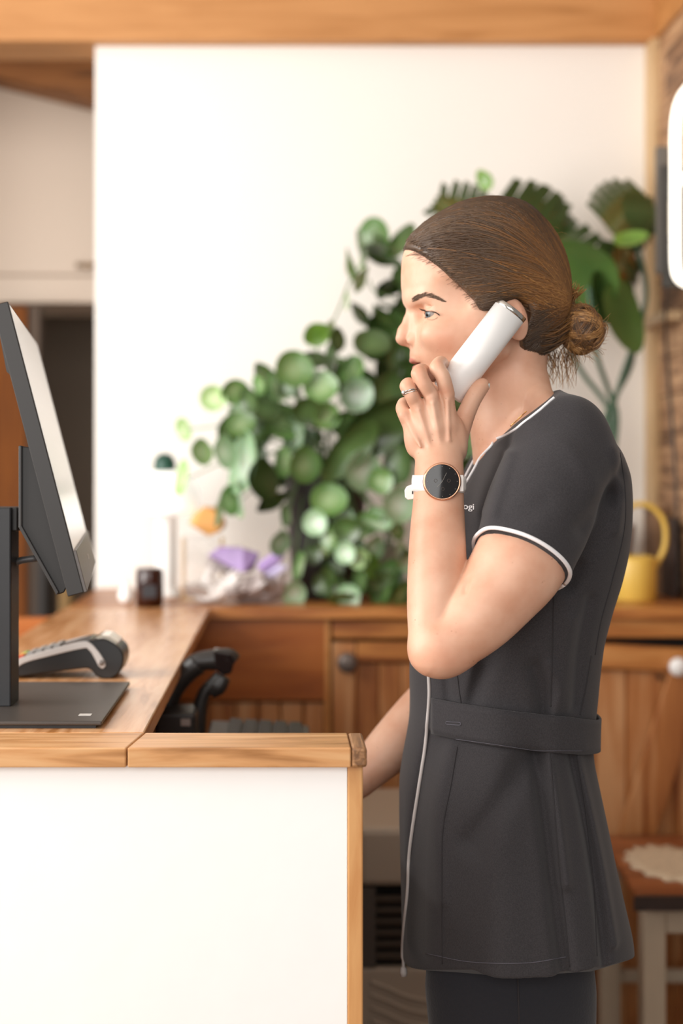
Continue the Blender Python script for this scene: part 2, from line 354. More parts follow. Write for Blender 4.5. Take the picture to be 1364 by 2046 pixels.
MB().box(AX(361, 2.198), AX(380, 2.198), 2.1975, 2.2, AZ(1450, 2.2), AZ(1436, 2.2)).build('sticker', mat('sticker_grey', '#9c8d86', .6), sc)
MB().box(AX(300, 2.2), AX(405, 2.2), 2.19, 2.32, .90, .906).build('foot_plate', sm, sc, bevel=.002)
# ------------------------------------------------------------------ keyboard seen along its length
kb_ = thing('keyboard', (AX(520, 2.2), 2.2, .90), 'dark grey keyboard lying on the shelf behind the counter front', 'keyboard')
x0, x1 = AX(422, 2.42), AX(617, 2.42)
MB().prism([(x0, 2.02, .9005), (x1, 2.02, .9005), (x1, 2.02, .925), (x0, 2.02, .934)], (0, .40, 0)).build('keyboard_case', mat('kb_case', '#4c4845', .5), kb_, bevel=.003)
kk = mat('kb_key', '#2f2c2a', .5); mesh0 = None
for i in range(18):
    for j in range(5):
        cx = x0 + .042 + j * .0245; zz = .934 - (cx - x0) / (x1 - x0) * .009
        if mesh0 is None:
            mesh0 = MB().obox((cx, 2.035 + i * .0218, zz + .004), (1, 0, -.056), (0, 1, 0), (.056, 0, 1),   .0105, .0092, .0022).build('key', kk, kb_, bevel=.0015); base0 = (cx, 2.035, zz)
        else:
            o = mesh0.copy(); COL.objects.link(o); o.location = (cx - base0[0], i * .0218, zz - base0[2])
# ------------------------------------------------------------------ objects on the sideboard / far counter end
jar = thing('amber_jar', (AX(299, 3.2), 3.2, ZT), 'dark amber glass candle jar on the far end of the counter', 'jar')
c = (AX(299, 3.2), 3.2, ZT)
MB().lathe(c, [(0, .002), (.027, .0), (.0305, .004), (.0305, .068), (.029, .078), (.0295, .084), (.027, .084), (.0265, .07), (.0275, .008), (0, .007)], 40).build('glass', mat('amber_glass', '#3a1509', .06, 0, .6, trans=.35), jar, True)
MB().lathe(c, [(0, .0085), (.026, .0085), (.026, .045), (0, .046)], 32).build('wax', mat('wax', '#5a2a18', .5), jar, True)
MB().box(AX(284, 3.168), AX(312, 3.168), 3.1665, 3.1695, ZT + .022, ZT + .05).build('paper_label', mat('dark_label', '#26262b', .5), jar)
bw_ = thing('ceramic_bowl', (AX(252, 3.26), 3.26, ZT), 'small white ceramic bud vase left of the amber jar', 'vase')
MB().lathe(ORG[bw_], [(0, 0), (.010, 0), (.018, .012), (.019, .024), (.012, .036), (.0065, .044), (.008, .05), (.006, .05), (.005, .04), (0, .035)], 28).build('vase_body', mat('white_ceramic', '#f6f3ef', .2), bw_, True)
bw_.name = 'bud_vase'
# white lamp with green ball on top
lp = thing('table_lamp', (AX(331, 3.45), 3.45, ZT), 'white glowing dome table lamp in front of the white wall at the counter end', 'lamp')
o = ORG[lp]; s_ = 3.45 / F_
M_lw = mat('lamp_shade_white', '#fffdf8', .3, emit=.55)
MB().lathe(o, [(0, 0), (.040, 0), (.042, .006), (.030, .012), (.026, .03), (.026, .19), (.02, .20), (0, .2)], 32).build('lamp_stem', mat('white_ceramic', '#f6f3ef', .2), lp, True)
MB().lathe(o, [(0, .205), (.07, .195), (.082, .20), (.086, .215), (.083, .25), (.070, .28), (.052, .296), (.02, .300), (0, .3)], 40).build('lamp_shade', M_lw, lp, True)
gb = MB().lathe((AX(329, 3.45), 3.45, ZT + .299), [(0, 0), (.024, 0), (.0265, .008), (.026, .02), (.02, .034), (.01, .041), (0, .0425)], 28).build('ball_finial', mat('green_glaze', '#1f4a3c', .3), lp, True)
# glass lantern with thin brass edges
gl = thing('glass_lantern', (AX(392, 3.36), 3.36, ZT), 'clear glass lantern box with thin brass edges beside the lamp', 'lantern')
M_br = mat('brass', '#b08a4e', .3, .8); gx0, gx1, gy0, gy1, gz1 = AX(362, 3.3), AX(440, 3.3), 3.345, 3.425, ZT + .145
for (x, y) in ((gx0, gy0), (gx1, gy0), (gx0, gy1), (gx1, gy1)):
    MB().box(x - .0018, x + .0018, y - .0018, y + .0018, ZT + .003, gz1).build('brass_edge', M_br, gl)
MB().box(gx0 - .002, gx1 + .002, gy0 - .002, gy1 + .002, ZT, ZT + .003).build('brass_floor', M_br, gl)
gm = mat('clear_glass', '#ffffff', .02, 0, .5, trans=1)
for (a, b, c_, d) in ((gx0, gx1, gy0 - .0006, gy0 + .0006), (gx0, gx1, gy1 - .0006, gy1 + .0006), (gx0 - .0006, gx0 + .0006, gy0, gy1), (gx1 - .0006, gx1 + .0006, gy0, gy1)):
    MB().box(a, b, c_, d, ZT + .004, gz1 - .002).build('pane', gm, gl)
# crystals
def rock(c, r, mtl, name, parent=None, seed=0, n=26, pts=0.0):
    rr = random.Random(seed); bm = bmesh.new()
    for i in range(n):
        v = Vector((rr.gauss(0, 1), rr.gauss(0, 1), rr.gauss(0, 1))).normalized()
        bm.verts.new((v.x * r[0], v.y * r[1], v.z * r[2]))
    res = bmesh.ops.convex_hull(bm, input=bm.verts)
    bmesh.ops.delete(bm, geom=[v for v in bm.verts if not v.link_faces], context='VERTS')
    zmin = min(v.co.z for v in bm.verts)
    mb = MB(); bm.verts.index_update(); mb.add([Vector(c) + v.co - Vector((0, 0, zmin)) for v in bm.verts], [[v.index for v in f.verts] for f in bm.faces]); bm.free()
    return mb.build(name, mtl, parent, bevel=.001)
def spike(c, d, L, r, mtl, parent, name='crystal_point'):
    d = Vector(d).normalized()
    return MB().lathe(c, [(r * .8, 0), (r, L * .15), (r * .9, L * .72), (0, L)], 6, d).build(name, mtl, parent)
M_qz = mat('milky_quartz', '#d9d2ce', .25, noise=(30, .1, .2)); M_am = mat('amethyst', '#a98fc2', .2, noise=(14, .55, .2)); M_or = mat('orange_calcite', '#efae66', .25, noise=(30, .15, .2)); M_gr = mat('grey_crystal', '#a79b98', .3, noise=(30, .2, .2))
q = thing('quartz_cluster', (AX(425, 3.3), 3.27, ZT), 'white quartz crystal cluster of pale spikes in front of the lantern', 'crystal')
rock((AX(425, 3.27), 3.27, ZT), (.05, .03, .022), M_qz, 'crystal_base', q, 3)
rr = random.Random(5)
for i in range(13): spike(Vector((AX(425, 3.27), 3.27, ZT + .018)) + Vector((rr.uniform(-.035, .035), rr.uniform(-.015, .01), 0)), (rr.uniform(-1, 1), rr.uniform(-.9, .2), rr.uniform(.3, 1)), rr.uniform(.05, .085), rr.uniform(.009, .015), M_qz, q)
gq = thing('grey_crystal_cluster', (AX(505, 3.27), 3.27, ZT), 'grey and mauve crystal rock under the purple geode', 'crystal')
rock((AX(505, 3.28), 3.28, ZT), (.085, .04, .035), M_gr, 'crystal_base', gq, 8, 34)
for i in range(12): spike(Vector((AX(505, 3.28), 3.26, ZT + .03)) + Vector((rr.uniform(-.065, .065), rr.uniform(-.02, .01), 0)), (rr.uniform(-.8, .8), rr.uniform(-1, 0), rr.uniform(-.2, 1)), rr.uniform(.045, .07), rr.uniform(.009, .016), M_gr, gq)
am = thing('amethyst_geode', (AX(475, 3.29), 3.31, ZT + .068), 'purple amethyst geode slab lying on the grey crystals', 'geode')
rock((AX(468, 3.31), 3.300, ZT + .068), (.068, .03, .042), M_am, 'purple_core', am, 21, 13)
tag(rock((AX(445, 3.31), 3.335, ZT + .062), (.05, .02, .02), M_gr, 'outer_crust', am, 4))
spike((AX(520, 3.31), 3.30, ZT + .075), (1, -.2, .75), .075, .016, M_am, am); spike((AX(535, 3.31), 3.3, ZT + .06), (1, -.3, .5), .055, .014, mat('pale_violet', '#cfc5e6', .2), am)
MB().box(gx0 - .002, gx1 + .002, gy0 - .002, gy1 + .002, gz1, gz1 + .002).build('glass_lid', gm, gl)
oc = rock((AX(413, 3.38), 3.385, gz1 + .0025), (.046, .034, .036), M_or, 'orange_stone', None, 12, 26)
tag(oc, 'chunky translucent orange stone sitting on the glass lantern', 'stone')
# yellow watering can
wcn = thing('watering_can', (AX(1268, 3.36), 3.36, ZT), 'matte yellow watering can on the sideboard behind her back', 'watering can')
M_y = mat('yellow_enamel', '#d9b452', .4); o = ORG[wcn]
MB().lathe(o, [(0, .003), (.046, 0), (.049, .004), (.049, .092), (.046, .1), (.03, .104), (.03, .1), (.044, .094), (.045, .008), (0, .007)], 40).build('can_body', M_y, wcn, True)
MB().tube(crom([at(1222, 1108, 3.36), at(1232, 1050, 3.36), at(1258, 1013, 3.36), at(1295, 1010, 3.36), at(1325, 1040, 3.36), at(1328, 1090, 3.36), at(1310, 1130, 3.36)], 40), .0065, 10).build('handle', M_y, wcn, True)
MB().tube(crom([at(1228, 1185, 3.36), at(1195, 1165, 3.36), at(1172, 1110, 3.36), at(1158, 1060, 3.36)], 24), .0065, 10).build('spout', M_y, wcn, True)
bx = thing('wooden_box', (AX(1335, 3.5), 3.5, ZT), 'plain brown wooden box standing behind the watering can', 'box')
MB().box(AX(1306, 3.5), AX(1333, 3.5), 3.5, 3.6, ZT, AZ(1022, 3.5)).build('box_body', wood('box_wood', '#6c4c35', '#8a6647', '#9d7853', 'Z', .6), bx, bevel=.003)
MB().box(AX(1303, 3.5), AX(1335, 3.5), 3.497, 3.603, AZ(1022, 3.5), AZ(1016, 3.5)).build('lid', wood('box_wood', '#6c4c35', '#8a6647', '#9d7853', 'Z', .6), bx, bevel=.002)
bk = MB().box(AX(1341, 3.40), AX(1353, 3.40), 3.40, 3.49, ZT, AZ(1035, 3.40)).build('folder', mat('dark_folder', '#3c2a20', .6), bevel=.002)
tag(bk, 'thin dark brown folder upright beside the wooden box', 'folder')
# neon sign
ns = thing('neon_sign', (AX(1400, 3.25), 3.25, AZ(600, 3.25)), 'white glowing neon tube letter sign hanging at the right edge', 'neon sign')
DN = 3.25
P = [at(x, y, DN) for x, y in [(1393, 168), (1388, 168), (1381, 171), (1360, 200), (1350, 250), (1349, 350), (1349, 450), (1350, 530), (1358, 556), (1376, 566), (1386, 567), (1393, 566)]]
MB().tube(crom(P, 60), .0115, 14).build('neon_tube', mat('neon_white', '#fff8e8', .3, emit=2.2), ns, True)
MB().tube(crom([at(1352, 362, DN), at(1372, 355, DN), at(1393, 352, DN)], 10), .0105, 12).build('neon_tube', mat('neon_white', '#fff8e8', .3, emit=2.2), ns, True)
MB().box(AX(1322, 3.30), .935, 3.30, 3.308, AZ(575, 3.3), AZ(330, 3.3)).build('backing_board', mat('sign_black', '#1d1916', .35), ns, bevel=.002)
MB().box(AX(1310, 3.32), AX(1335, 3.32), 3.31, 3.33, AZ(545, 3.3), AZ(290, 3.3)).build('bracket', mat('sign_grey', '#56504a', .4), ns, bevel=.002)
for yy in (230, 430, 540): MB().tube([at(1349, yy, DN + .01), at(1349, yy, 3.302)], .004, 8).build('standoff', mat('clear_standoff', '#8d877f', .2, .5), ns, True)
MB().box(AX(1338, 3.29), AX(1352, 3.29), 3.285, 3.299, AZ(470, 3.29), AZ(400, 3.29)).build('power_box', mat('cream_plastic', '#cdb89a', .4), ns, bevel=.002)
MB().tube(crom([at(1333, 575, 3.31), at(1329, 620, 3.33), at(1331, 700, 3.36), at(1340, 820, 3.38), at(1350, 960, 3.38), at(1352, 1100, 3.38), at(1355, 1188, 3.38)], 40), .0038, 8).build('power_cord', mat('black_cord', '#231e1b', .4), ns, True)
sh = MB().box(AX(1304, 3.50), .94, 3.40, 3.66, AZ(648, 3.5), AZ(628, 3.5)).build('wall_shelf', wood('shelf_wood', '#8f7356', '#b0946f', '#c5a987', 'X', .5), bevel=.003)
tag(sh, 'short pale wooden shelf on the plank wall under the neon sign', 'shelf')
# stool
st = thing('wooden_stool', (AX(1330, 2.85), 2.85, 0), 'old white-legged wooden stool with a dark painted seat edge, bottom right', 'stool')
M_seat = wood('stool_seat', '#5a2c16', '#8a4d2a', '#a4663c', 'X', .35, .7)
M_leg = mat('worn_white_paint', '#b5a48e', .5, noise=(12, .15, .2)); zs = .58
sxa, sxb = AX(1262, 2.63), 1.02 - .1
seat = [(AX(1262, 2.63), 2.63), (.93, 2.63), (.93, 3.07), (AX(1205, 3.07), 3.07), (AX(1205, 3.07) - .0, 2.98)]
MB().prism([(x, y, zs) for x, y in [(AX(1272, 2.63), 2.63), (.92, 2.63), (.92, 3.07), (AX(1190, 3.07), 3.07), (AX(1190, 3.07), 2.90)]], (0, 0, -.022)).build('seat', M_seat, st, bevel=.006)
MB().prism([(x, y, zs - .0) for x, y in [(AX(1266, 2.62), 2.622), (.925, 2.622), (.925, 2.632), (AX(1274, 2.63), 2.632)]], (0, 0, -.026)).build('seat_edge', mat('chipped_dark_paint', '#2b1b14', .5, noise=(40, .6, .4)), st)
for (x, y) in ((AX(1285, 2.66), 2.66), (.87, 2.66), (AX(1200, 3.02), 3.02), (.87, 3.02)):
    MB().box(x, x + .042, y, y + .042, 0, zs - .0225).build('leg', M_leg, st, bevel=.003)
for (x0_, x1_, y, z) in ((AX(1285, 2.66), .9, 2.664, .50), (AX(1200, 3.02), .9, 3.03, .50)):
    MB().box(x0_ + .043, x1_ - .031, y, y + .022, z, z + .055).build('apron', M_leg, st, bevel=.002)
MB().box(AX(1200, 3.02) + .043, .869, 3.03, 3.05, .28, .305).build('stretcher', M_leg, st, bevel=.002)
# crochet doily
dc = Vector((AX(1345, 2.84), 2.84, zs + .0006)); mb = MB(); N = 90
ring = []; 
for (rf, hh) in ((0, .003), (.35, .003), (.7, .003), (1, .0025), (1.0, 0)):
    ring.append([dc + Vector(((.083 + .006 * math.cos(i * 2 * math.pi / N * 15)) * rf * math.cos(i * 2 * math.pi / N) * 1.05, (.135 + .008 * math.cos(i * 2 * math.pi / N * 15)) * rf * math.sin(i * 2 * math.pi / N), hh)) for i in range(N)])
vs = [p for r_ in ring for p in r_]; fs = [(j * N + i, j * N + (i + 1) % N, (j + 1) * N + (i + 1) % N, (j + 1) * N + i) for j in range(len(ring) - 1) for i in range(N)]
mb.add(vs, fs); dy = mb.build('crochet_doily', mat('cream_crochet', '#c9b59a', .9, noise=(90, .35, .8)), None, True)
tag(dy, 'cream crochet doily lying on the stool seat', 'doily')
# grey heater / air cooler behind the counter
ac = thing('air_cooler', (AX(790, 2.7), 2.8, 0), 'beige boxed air cooler with black louvres on the floor behind the counter', 'air cooler')
DA = 2.62; M_b = mat('beige_plastic', '#a89a8a', .5); a0, a1 = AX(715, DA), AX(890, DA)
MB().box(a0, a1, DA, DA + .34, AZ(1772, DA), AZ(1655, DA)).build('top_housing', M_b, ac, bevel=.012)
MB().box(a0 + .002, a1 - .002, DA + .03, DA + .335, 0, AZ(1773, DA)).build('inner_body', M_dark, ac)
MB().box(a0, AX(750, DA), DA + .002, DA + .029, AZ(1934, DA), AZ(1774, DA)).build('grille_frame', mat('dim_plastic', '#4a423b', .5), ac)
yy = 1795
while yy < 1930:
    MB().prism([at(751, yy, DA + .004), at(889, yy, DA + .004), at(889, yy + 9, DA + .012), at(751, yy + 9, DA + .012)], (0, .014, .002)).build('louvre', mat('louvre_plastic', '#5a5048', .5), ac)
    yy += 22.5
MB().box(a0, a1, DA, DA + .029, .02, AZ(1936, DA)).build('lower_panel', M_b, ac, bevel=.004)
for k in range(4):
    MB().tube(crom([at(740, 1962 + k * 26, DA), at(775, 1975 + k * 26, DA - .001), at(815, 1992 + k * 26, DA - .001), at(880, 2004 + k * 26, DA)], 14), .0035, 8).build('panel_rib', M_b, ac, True)
MB().box(a0 + .01, a1 - .01, DA + .01, DA + .33, 0, .019).build('foot', M_dark, ac)
# ------------------------------------------------------------------ plants
def leaf_mat(name, a, b, veins=False):
    m = mat(name, a, .3, 0, .6); n = m.node_tree.nodes; L = m.node_tree.links; bb = n['Principled BSDF']
    at_ = n.new('ShaderNodeAttribute'); at_.attribute_name = 'rad'
    cr = n.new('ShaderNodeValToRGB'); cr.color_ramp.elements[0].color = lin(b); cr.color_ramp.elements[0].position = .1
    cr.color_ramp.elements[1].color = lin(a); cr.color_ramp.elements[1].position = .75
    L.new(at_.outputs['Fac'], cr.inputs[0])
    oi = n.new('ShaderNodeObjectInfo'); hs = n.new('ShaderNodeHueSaturation')
    mr = n.new('ShaderNodeMapRange'); mr.inputs['To Min'].default_value = .75; mr.inputs['To Max'].default_value = 1.3
    L.new(oi.outputs['Random'], mr.inputs['Value']); L.new(mr.outputs[0], hs.inputs['Value']); L.new(cr.outputs[0], hs.inputs['Color'])
    L.new(hs.outputs[0], bb.inputs['Base Color'])
    bb.inputs['Subsurface Weight'].default_value = .15; bb.inputs['Subsurface Scale'].default_value = .01
    return m
LM = {'l': leaf_mat('leaf_light', '#9dbd7c', '#c4d6a8'), 'm': leaf_mat('leaf_mid', '#5f8445', '#94ad7c'), 'd': leaf_mat('leaf_dark', '#33491f', '#475f33'),
      'p': leaf_mat('leaf_pale', '#8fae88', '#c6d4c2'), 'f': leaf_mat('leaf_forest', '#4a6530', '#3f5a2a'), 'g': leaf_mat('leaf_fresh', '#6b8f38', '#5a7f2c'), 'k': leaf_mat('leaf_deep', '#3d5428', '#55703f')}
def leaf_mesh(kind):
    N = 28; R = 5; vs = [(0, 0, 0)]; rad = [0]
    for j in range(1, R + 1):
        t = j / R
        for i in range(N):
            a = 2 * math.pi * i / N; r = 1.0
            if kind == 'round': r = 1 + .1 * max(0, math.cos(a)) ** 6
            if kind == 'long': r = 1.0 / math.sqrt((math.cos(a) / 1.0) ** 2 + (math.sin(a) / .42) ** 2) * (1 + .1 * math.cos(a))
            if kind == 'pointed': r = (1 + .35 * max(0, math.cos(a)) ** 8) * (1 - .12 * abs(math.sin(a)))
            x, y = math.cos(a) * r * t, math.sin(a) * r * t
            zc = .22 * t * t - .10 * abs(y) * (kind != 'round') + (.05 * math.sin(3 * a) * t * t)
            vs.append((x, y, zc)); rad.append(t)
    fs = [(0, 1 + i, 1 + (i + 1) % N) for i in range(N)]
    for j in range(R - 1):
        for i in range(N): fs.append((1 + j * N + i, 1 + (j + 1) * N + i, 1 + (j + 1) * N + (i + 1) % N, 1 + j * N + (i + 1) % N))
    me = bpy.data.meshes.new('leaf_' + kind); me.from_pydata(vs, [], fs)
    me.attributes.new('rad', 'FLOAT', 'POINT').data.foreach_set('value', rad)
    me.polygons.foreach_set('use_smooth', [True] * len(me.polygons)); me.materials.append(None)
    return me
def split_leaf_mesh():                 # monstera: heart outline with deep side splits
    vs, fs, rad = [], [], []
    top = []
    n = 6
    for side in (1, -1):
        for k in range(n):
            t0 = -0.35 + k * .235; t1 = t0 + .232
            wv = lambda t: .82 * math.sqrt(max(.02, 1 - ((t - .15) / .95) ** 2))
            b = len(vs)
            for (t, f) in ((t0, 0), (t1, 0)):
                vs.append((t, 0, 0)); rad.append(.1)
            sw = .18
            for f in (.35, .7, 1.0):
                ww = 1.0 if f < .5 else (.93 if f < .9 else .72)
                for (t, e) in ((t0, 1), (t1, -1)):
                    tt = (t0 + t1) / 2 + (t - (t0 + t1) / 2) * ww + sw * f
                    vs.append((tt, side * wv(min((t0 + t1) / 2, 1.0)) * f, -.16 * f * f)); rad.append(.2 + .8 * f)
            for q in range(3):
                i0 = b + q * 2; fs.append((i0, i0 + 1, i0 + 3, i0 + 2) if side > 0 else (i0, i0 + 2, i0 + 3, i0 + 1))
        b = len(vs)                    # inner web joining the lobes
        m = 12
        for i in range(m + 1):
            t = -.35 + i * (1.45 / m); vs += [(t, 0, 0), (t + .08, side * .45 * .82 * math.sqrt(max(.02, 1 - ((t - .15) / .97) ** 2)), -.032)]; rad += [.1, .4]
        for i in range(m): fs.append((b + 2 * i, b + 2 * i + 2, b + 2 * i + 3, b + 2 * i + 1))
    me = bpy.data.meshes.new('split_leaf'); me.from_pydata(vs, [], fs)
    me.attributes.new('rad', 'FLOAT', 'POINT').data.foreach_set('value', rad)
    me.polygons.foreach_set('use_smooth', [True] * len(me.polygons)); me.materials.append(None)
    return me
LMESH = {k: leaf_mesh(k) for k in ('round', 'long', 'pointed')}; LMESH['split'] = split_leaf_mesh()
def leaf(parent, px, py, D, rx, ry, tone, kind='round', rot=0, tiltx=None, tiltz=None, name='leaf'):
    me = LMESH[kind]; o = bpy.data.objects.new(name, me); COL.objects.link(o)
    o.parent = parent; s = D / F_
    o.location = at(px, py, D) - ORG[parent]
    rx, ry = rx * s, ry * s; R0 = max(rx, ry)
    tx = math.acos(min(1, min(rx, ry) / R0)) if R0 > 0 else 0
    # local x along longer direction; face towards camera (-Y), then turned about the long axis to get its apparent width
    long_a = (0 if rx >= ry else math.pi / 2) + math.radians(rot)
    m = Matrix.Rotation(math.pi / 2, 4, 'X')            # local z -> -Y
    m = Matrix.Rotation(-long_a, 4, 'Y') @ m @ Matrix.Rotation((tx if random.random() < .5 else -tx) * (0 if kind in ('long', 'split') else 1), 4, 'X')
    j = Matrix.Rotation(random.uniform(-.25, .25), 4, 'X') @ Matrix.Rotation(random.uniform(-.25, .25), 4, 'Z')
    if tiltx is not None: j = Matrix.Rotation(tiltx, 4, 'X') @ Matrix.Rotation(tiltz or 0, 4, 'Z')
    q = (j @ m)
    o.rotation_euler = q.to_euler(); o.scale = (R0, R0, R0)
    sl = o.material_slots[0]; sl.link = 'OBJECT'; sl.material = LM[tone]
    ORG[o] = ORG[parent]; return o
M_pot = mat('charcoal_pot', '#2e2b2b', .55, noise=(10, .1, .1)); M_soil = mat('soil', '#2a1c12', .95, noise=(60, .4, .8)); M_stem = mat('green_stem', '#5d7a45', .5)
pl = thing('trailing_pilea', (AX(650, 3.42), 3.42, ZT), 'bushy green plant with round coin leaves spilling from a charcoal pot', 'potted plant')
o = ORG[pl]; R_ = 84 * 3.42 / F_
MB().lathe(o, [(0, 0), (R_ * .72, 0), (R_ * .76, .006), (R_, .285), (R_ * 1.03, .29), (R_ * 1.03, .305), (R_ * .95, .305), (R_ * .93, .28), (0, .28)], 40).build('pot', M_pot, pl, True)
MB().lathe(o, [(0, .283), (R_ * .92, .281)], 24).build('soil', M_soil, pl)
L1 = [(425, 795, 26, 26, 'l'), (466, 780, 28, 26, 'm'), (370, 858, 19, 23, 'l'), (400, 905, 19, 27, 'l'), (366, 960, 11, 32, 'l', 'pointed'), (632, 668, 28, 24, 'g', 'pointed'),
 (585, 738, 38, 36, 'm'), (628, 722, 26, 22, 'd'), (550, 775, 16, 26, 'm'), (640, 775, 34, 30, 'm'), (668, 715, 18, 32, 'k'), (705, 742, 22, 30, 'm'), (713, 790, 34, 34, 'p'), (562, 845, 42, 38, 'm'),
 (592, 872, 26, 38, 'p'), (490, 935, 34, 56, 'p', 'pointed'), (452, 860, 22, 34, 'm'), (480, 850, 30, 26, 'm'), (520, 960, 22, 42, 'd'), (606, 930, 32, 36, 'm'), (570, 925, 22, 30, 'm'), (722, 942, 36, 40, 'p'),
 (655, 1000, 36, 34, 'm'), (630, 1045, 25, 26, 'p'), (686, 1035, 22, 24, 'p'), (680, 1070, 18, 20, 'm'), (795, 1010, 30, 36, 'p'), (750, 1030, 20, 18, 'm'), (715, 1115, 22, 22, 'l'), (738, 1130, 18, 26, 'g'),
 (602, 1133, 15, 28, 'm'), (586, 1186, 24, 25, 'p'), (697, 1190, 24, 24, 'p'), (645, 1168, 20, 22, 'k'), (778, 1150, 28, 30, 'm'), (800, 1110, 20, 30, 'p'), (790, 1060, 18, 22, 'm'), (690, 1105, 20, 22, 'p'),
 (642, 1100, 16, 14, 'l'), (442, 1028, 13, 26, 'k'), (455, 1002, 14, 30, 'm'), (556, 1085, 18, 26, 'p'), (445, 905, 18, 34, 'p'), (516, 870, 24, 30, 'k'), (500, 800, 18, 26, 'k'), (520, 770, 9, 20, 'm'), (530, 820, 30, 26, 'k'),
 (612, 820, 30, 24, 'k'), (650, 830, 28, 28, 'm'), (690, 845, 30, 24, 'k'), (770, 870, 34, 34, 'k'), (800, 930, 30, 40, 'k'), (760, 960, 26, 26, 'm'), (540, 1000, 34, 12, 'd', 'pointed', 30), (670, 680, 14, 24, 'k'), (740, 690, 36, 28, 'k'), (775, 780, 30, 34, 'k'), (660, 650, 8, 10, 'l'),
 (720, 1060, 18, 18, 'l'), (760, 1190, 22, 20, 'm'), (735, 1165, 20, 20, 'm'), (805, 1180, 20, 22, 'k'), (575, 1030, 16, 22, 'k'), (665, 1140, 20, 18, 'k'), (625, 1110, 18, 18, 'k'), (480, 1000, 12, 36, 'p', 'pointed')]
ctr = (660, 880)
for l in L1:
    kind = l[5] if len(l) > 5 else 'round'; rot = l[6] if len(l) > 6 else random.uniform(-20, 20)
    D = 3.29 + random.uniform(-.05, .05) if l[1] < 960 or l[0] < 560 else 3.27 + random.uniform(-.02, .03)
    leaf(pl, l[0], l[1], D, l[2], l[3], l[4], kind, rot if l[2] != l[3] else rot * 3)
rr = random.Random(31)
for i in range(26):                    # dark foliage between the bush and her face
    px, py = rr.uniform(715, 850), rr.uniform(600, 900); sz = rr.uniform(24, 40)
    leaf(pl, px, py, rr.uniform(3.40, 3.48), sz, sz * rr.uniform(.5, 1), rr.choice('dkdkm'), rr.choice(('round', 'pointed')), rr.uniform(0, 180))
rr = random.Random(11)
for i in range(75):
    a = rr.uniform(0, 2 * math.pi); r = rr.random() ** .5
    px = 630 + 165 * r * math.cos(a); py = 845 + 120 * r * math.sin(a)
    if i > 52: px = rr.uniform(640, 830); py = rr.uniform(1040, 1190)
    s = rr.uniform(18, 30); leaf(pl, px, py, rr.uniform(3.37, 3.48) if i <= 52 else rr.uniform(3.24, 3.3), s, s * rr.uniform(.5, 1), rr.choice('kkkmdmp'), 'round', rr.uniform(0, 180))
sm_ = MB(); k = 0
for l in L1:
    e = at(l[0], l[1], 3.31); tgt = at(rr.uniform(610, 700), 935, 3.42)
    mid = (e + tgt) / 2 + Vector((0, -.04, .05)); sm_.tube(crom([tgt, mid, e], 10), .0016, 5)
sm_.build('stems', M_stem, pl, True)
leaf(pl, 735, 862, 3.27, 118, 48, 'k', 'long', 38, .5, .1)
leaf(pl, 690, 905, 3.26, 80, 36, 'k', 'long', 48, .2, .1)
# upper climbing stems
hp = thing('climbing_vine', (AX(760, 3.5), 3.5, ZT), 'tall thin vine with dark upper leaves rising behind the round-leaved plant', 'vine plant')
MB().lathe(ORG[hp], [(0, 0), (.05, 0), (.062, .12), (.056, .12), (0, .11)], 28).build('pot', mat('grey_pot', '#8d8782', .6), hp, True)
MB().tube(crom([at(770, 1090, 3.5), at(800, 900, 3.48), at(820, 700, 3.45), at(800, 560, 3.42), at(770, 490, 3.4), at(745, 470, 3.38)], 30), .004, 8).build('stem', M_stem, hp, True)
MB().tube(crom([at(750, 480, 3.38), at(728, 520, 3.36), at(700, 560, 3.35), at(680, 610, 3.34), at(655, 665, 3.33)], 20), .0022, 6).build('stem', M_stem, hp, True)
MB().tube(crom([at(805, 600, 3.42), at(770, 590, 3.4), at(745, 580, 3.4), at(738, 560, 3.4)], 12), .002, 6).build('stem', M_stem, hp, True)
for l in [(750, 478, 34, 40, 'm', 'round', 0), (760, 505, 40, 22, 'd', 'pointed', -20), (728, 500, 12, 34, 'k', 'pointed', 10), (800, 490, 20, 38, 'd', 'pointed', -35), (728, 535, 10, 26, 'l', 'pointed', 0), (697, 540, 10, 34, 'l', 'pointed', 15), (716, 560, 15, 26, 'l', 'pointed', -25), (695, 602, 7, 18, 'l', 'pointed', 0),
          (785, 568, 36, 15, 'd', 'pointed', 25), (762, 580, 12, 20, 'd', 'pointed', -30), (810, 555, 28, 22, 'd', 'round', 0), (790, 615, 34, 8, 'd', 'pointed', 0), (800, 660, 30, 40, 'k', 'round', 0), (785, 720, 26, 46, 'k', 'long', 10), (770, 640, 18, 30, 'k', 'pointed', 40), (815, 770, 24, 40, 'k', 'round', 0)]:
    leaf(hp, l[0], l[1], 3.40 + random.uniform(-.03, .03), l[2], l[3], l[4], l[5], l[6])
for (px, py, rx, ry, t) in [(905, 850, 34, 30, 'k'), (945, 880, 30, 36, 'm'), (930, 940, 34, 30, 'k'), (960, 930, 26, 30, 'd'), (890, 920, 30, 34, 'd'), (950, 980, 30, 26, 'k'), (870, 980, 34, 34, 'm'), (850, 900, 36, 30, 'k'), (915, 800, 30, 30, 'd'), (960, 840, 22, 30, 'k'), (855, 820, 34, 34, 'd')]:
    leaf(hp, px, py, 3.42 + random.uniform(-.03, .03), rx, ry, t, 'round', random.uniform(0, 90))
MB().tube(crom([at(775, 1090, 3.5), at(850, 960, 3.46), at(920, 870, 3.44), at(960, 820, 3.43)], 16), .003, 6).build('stem', M_stem, hp, True)
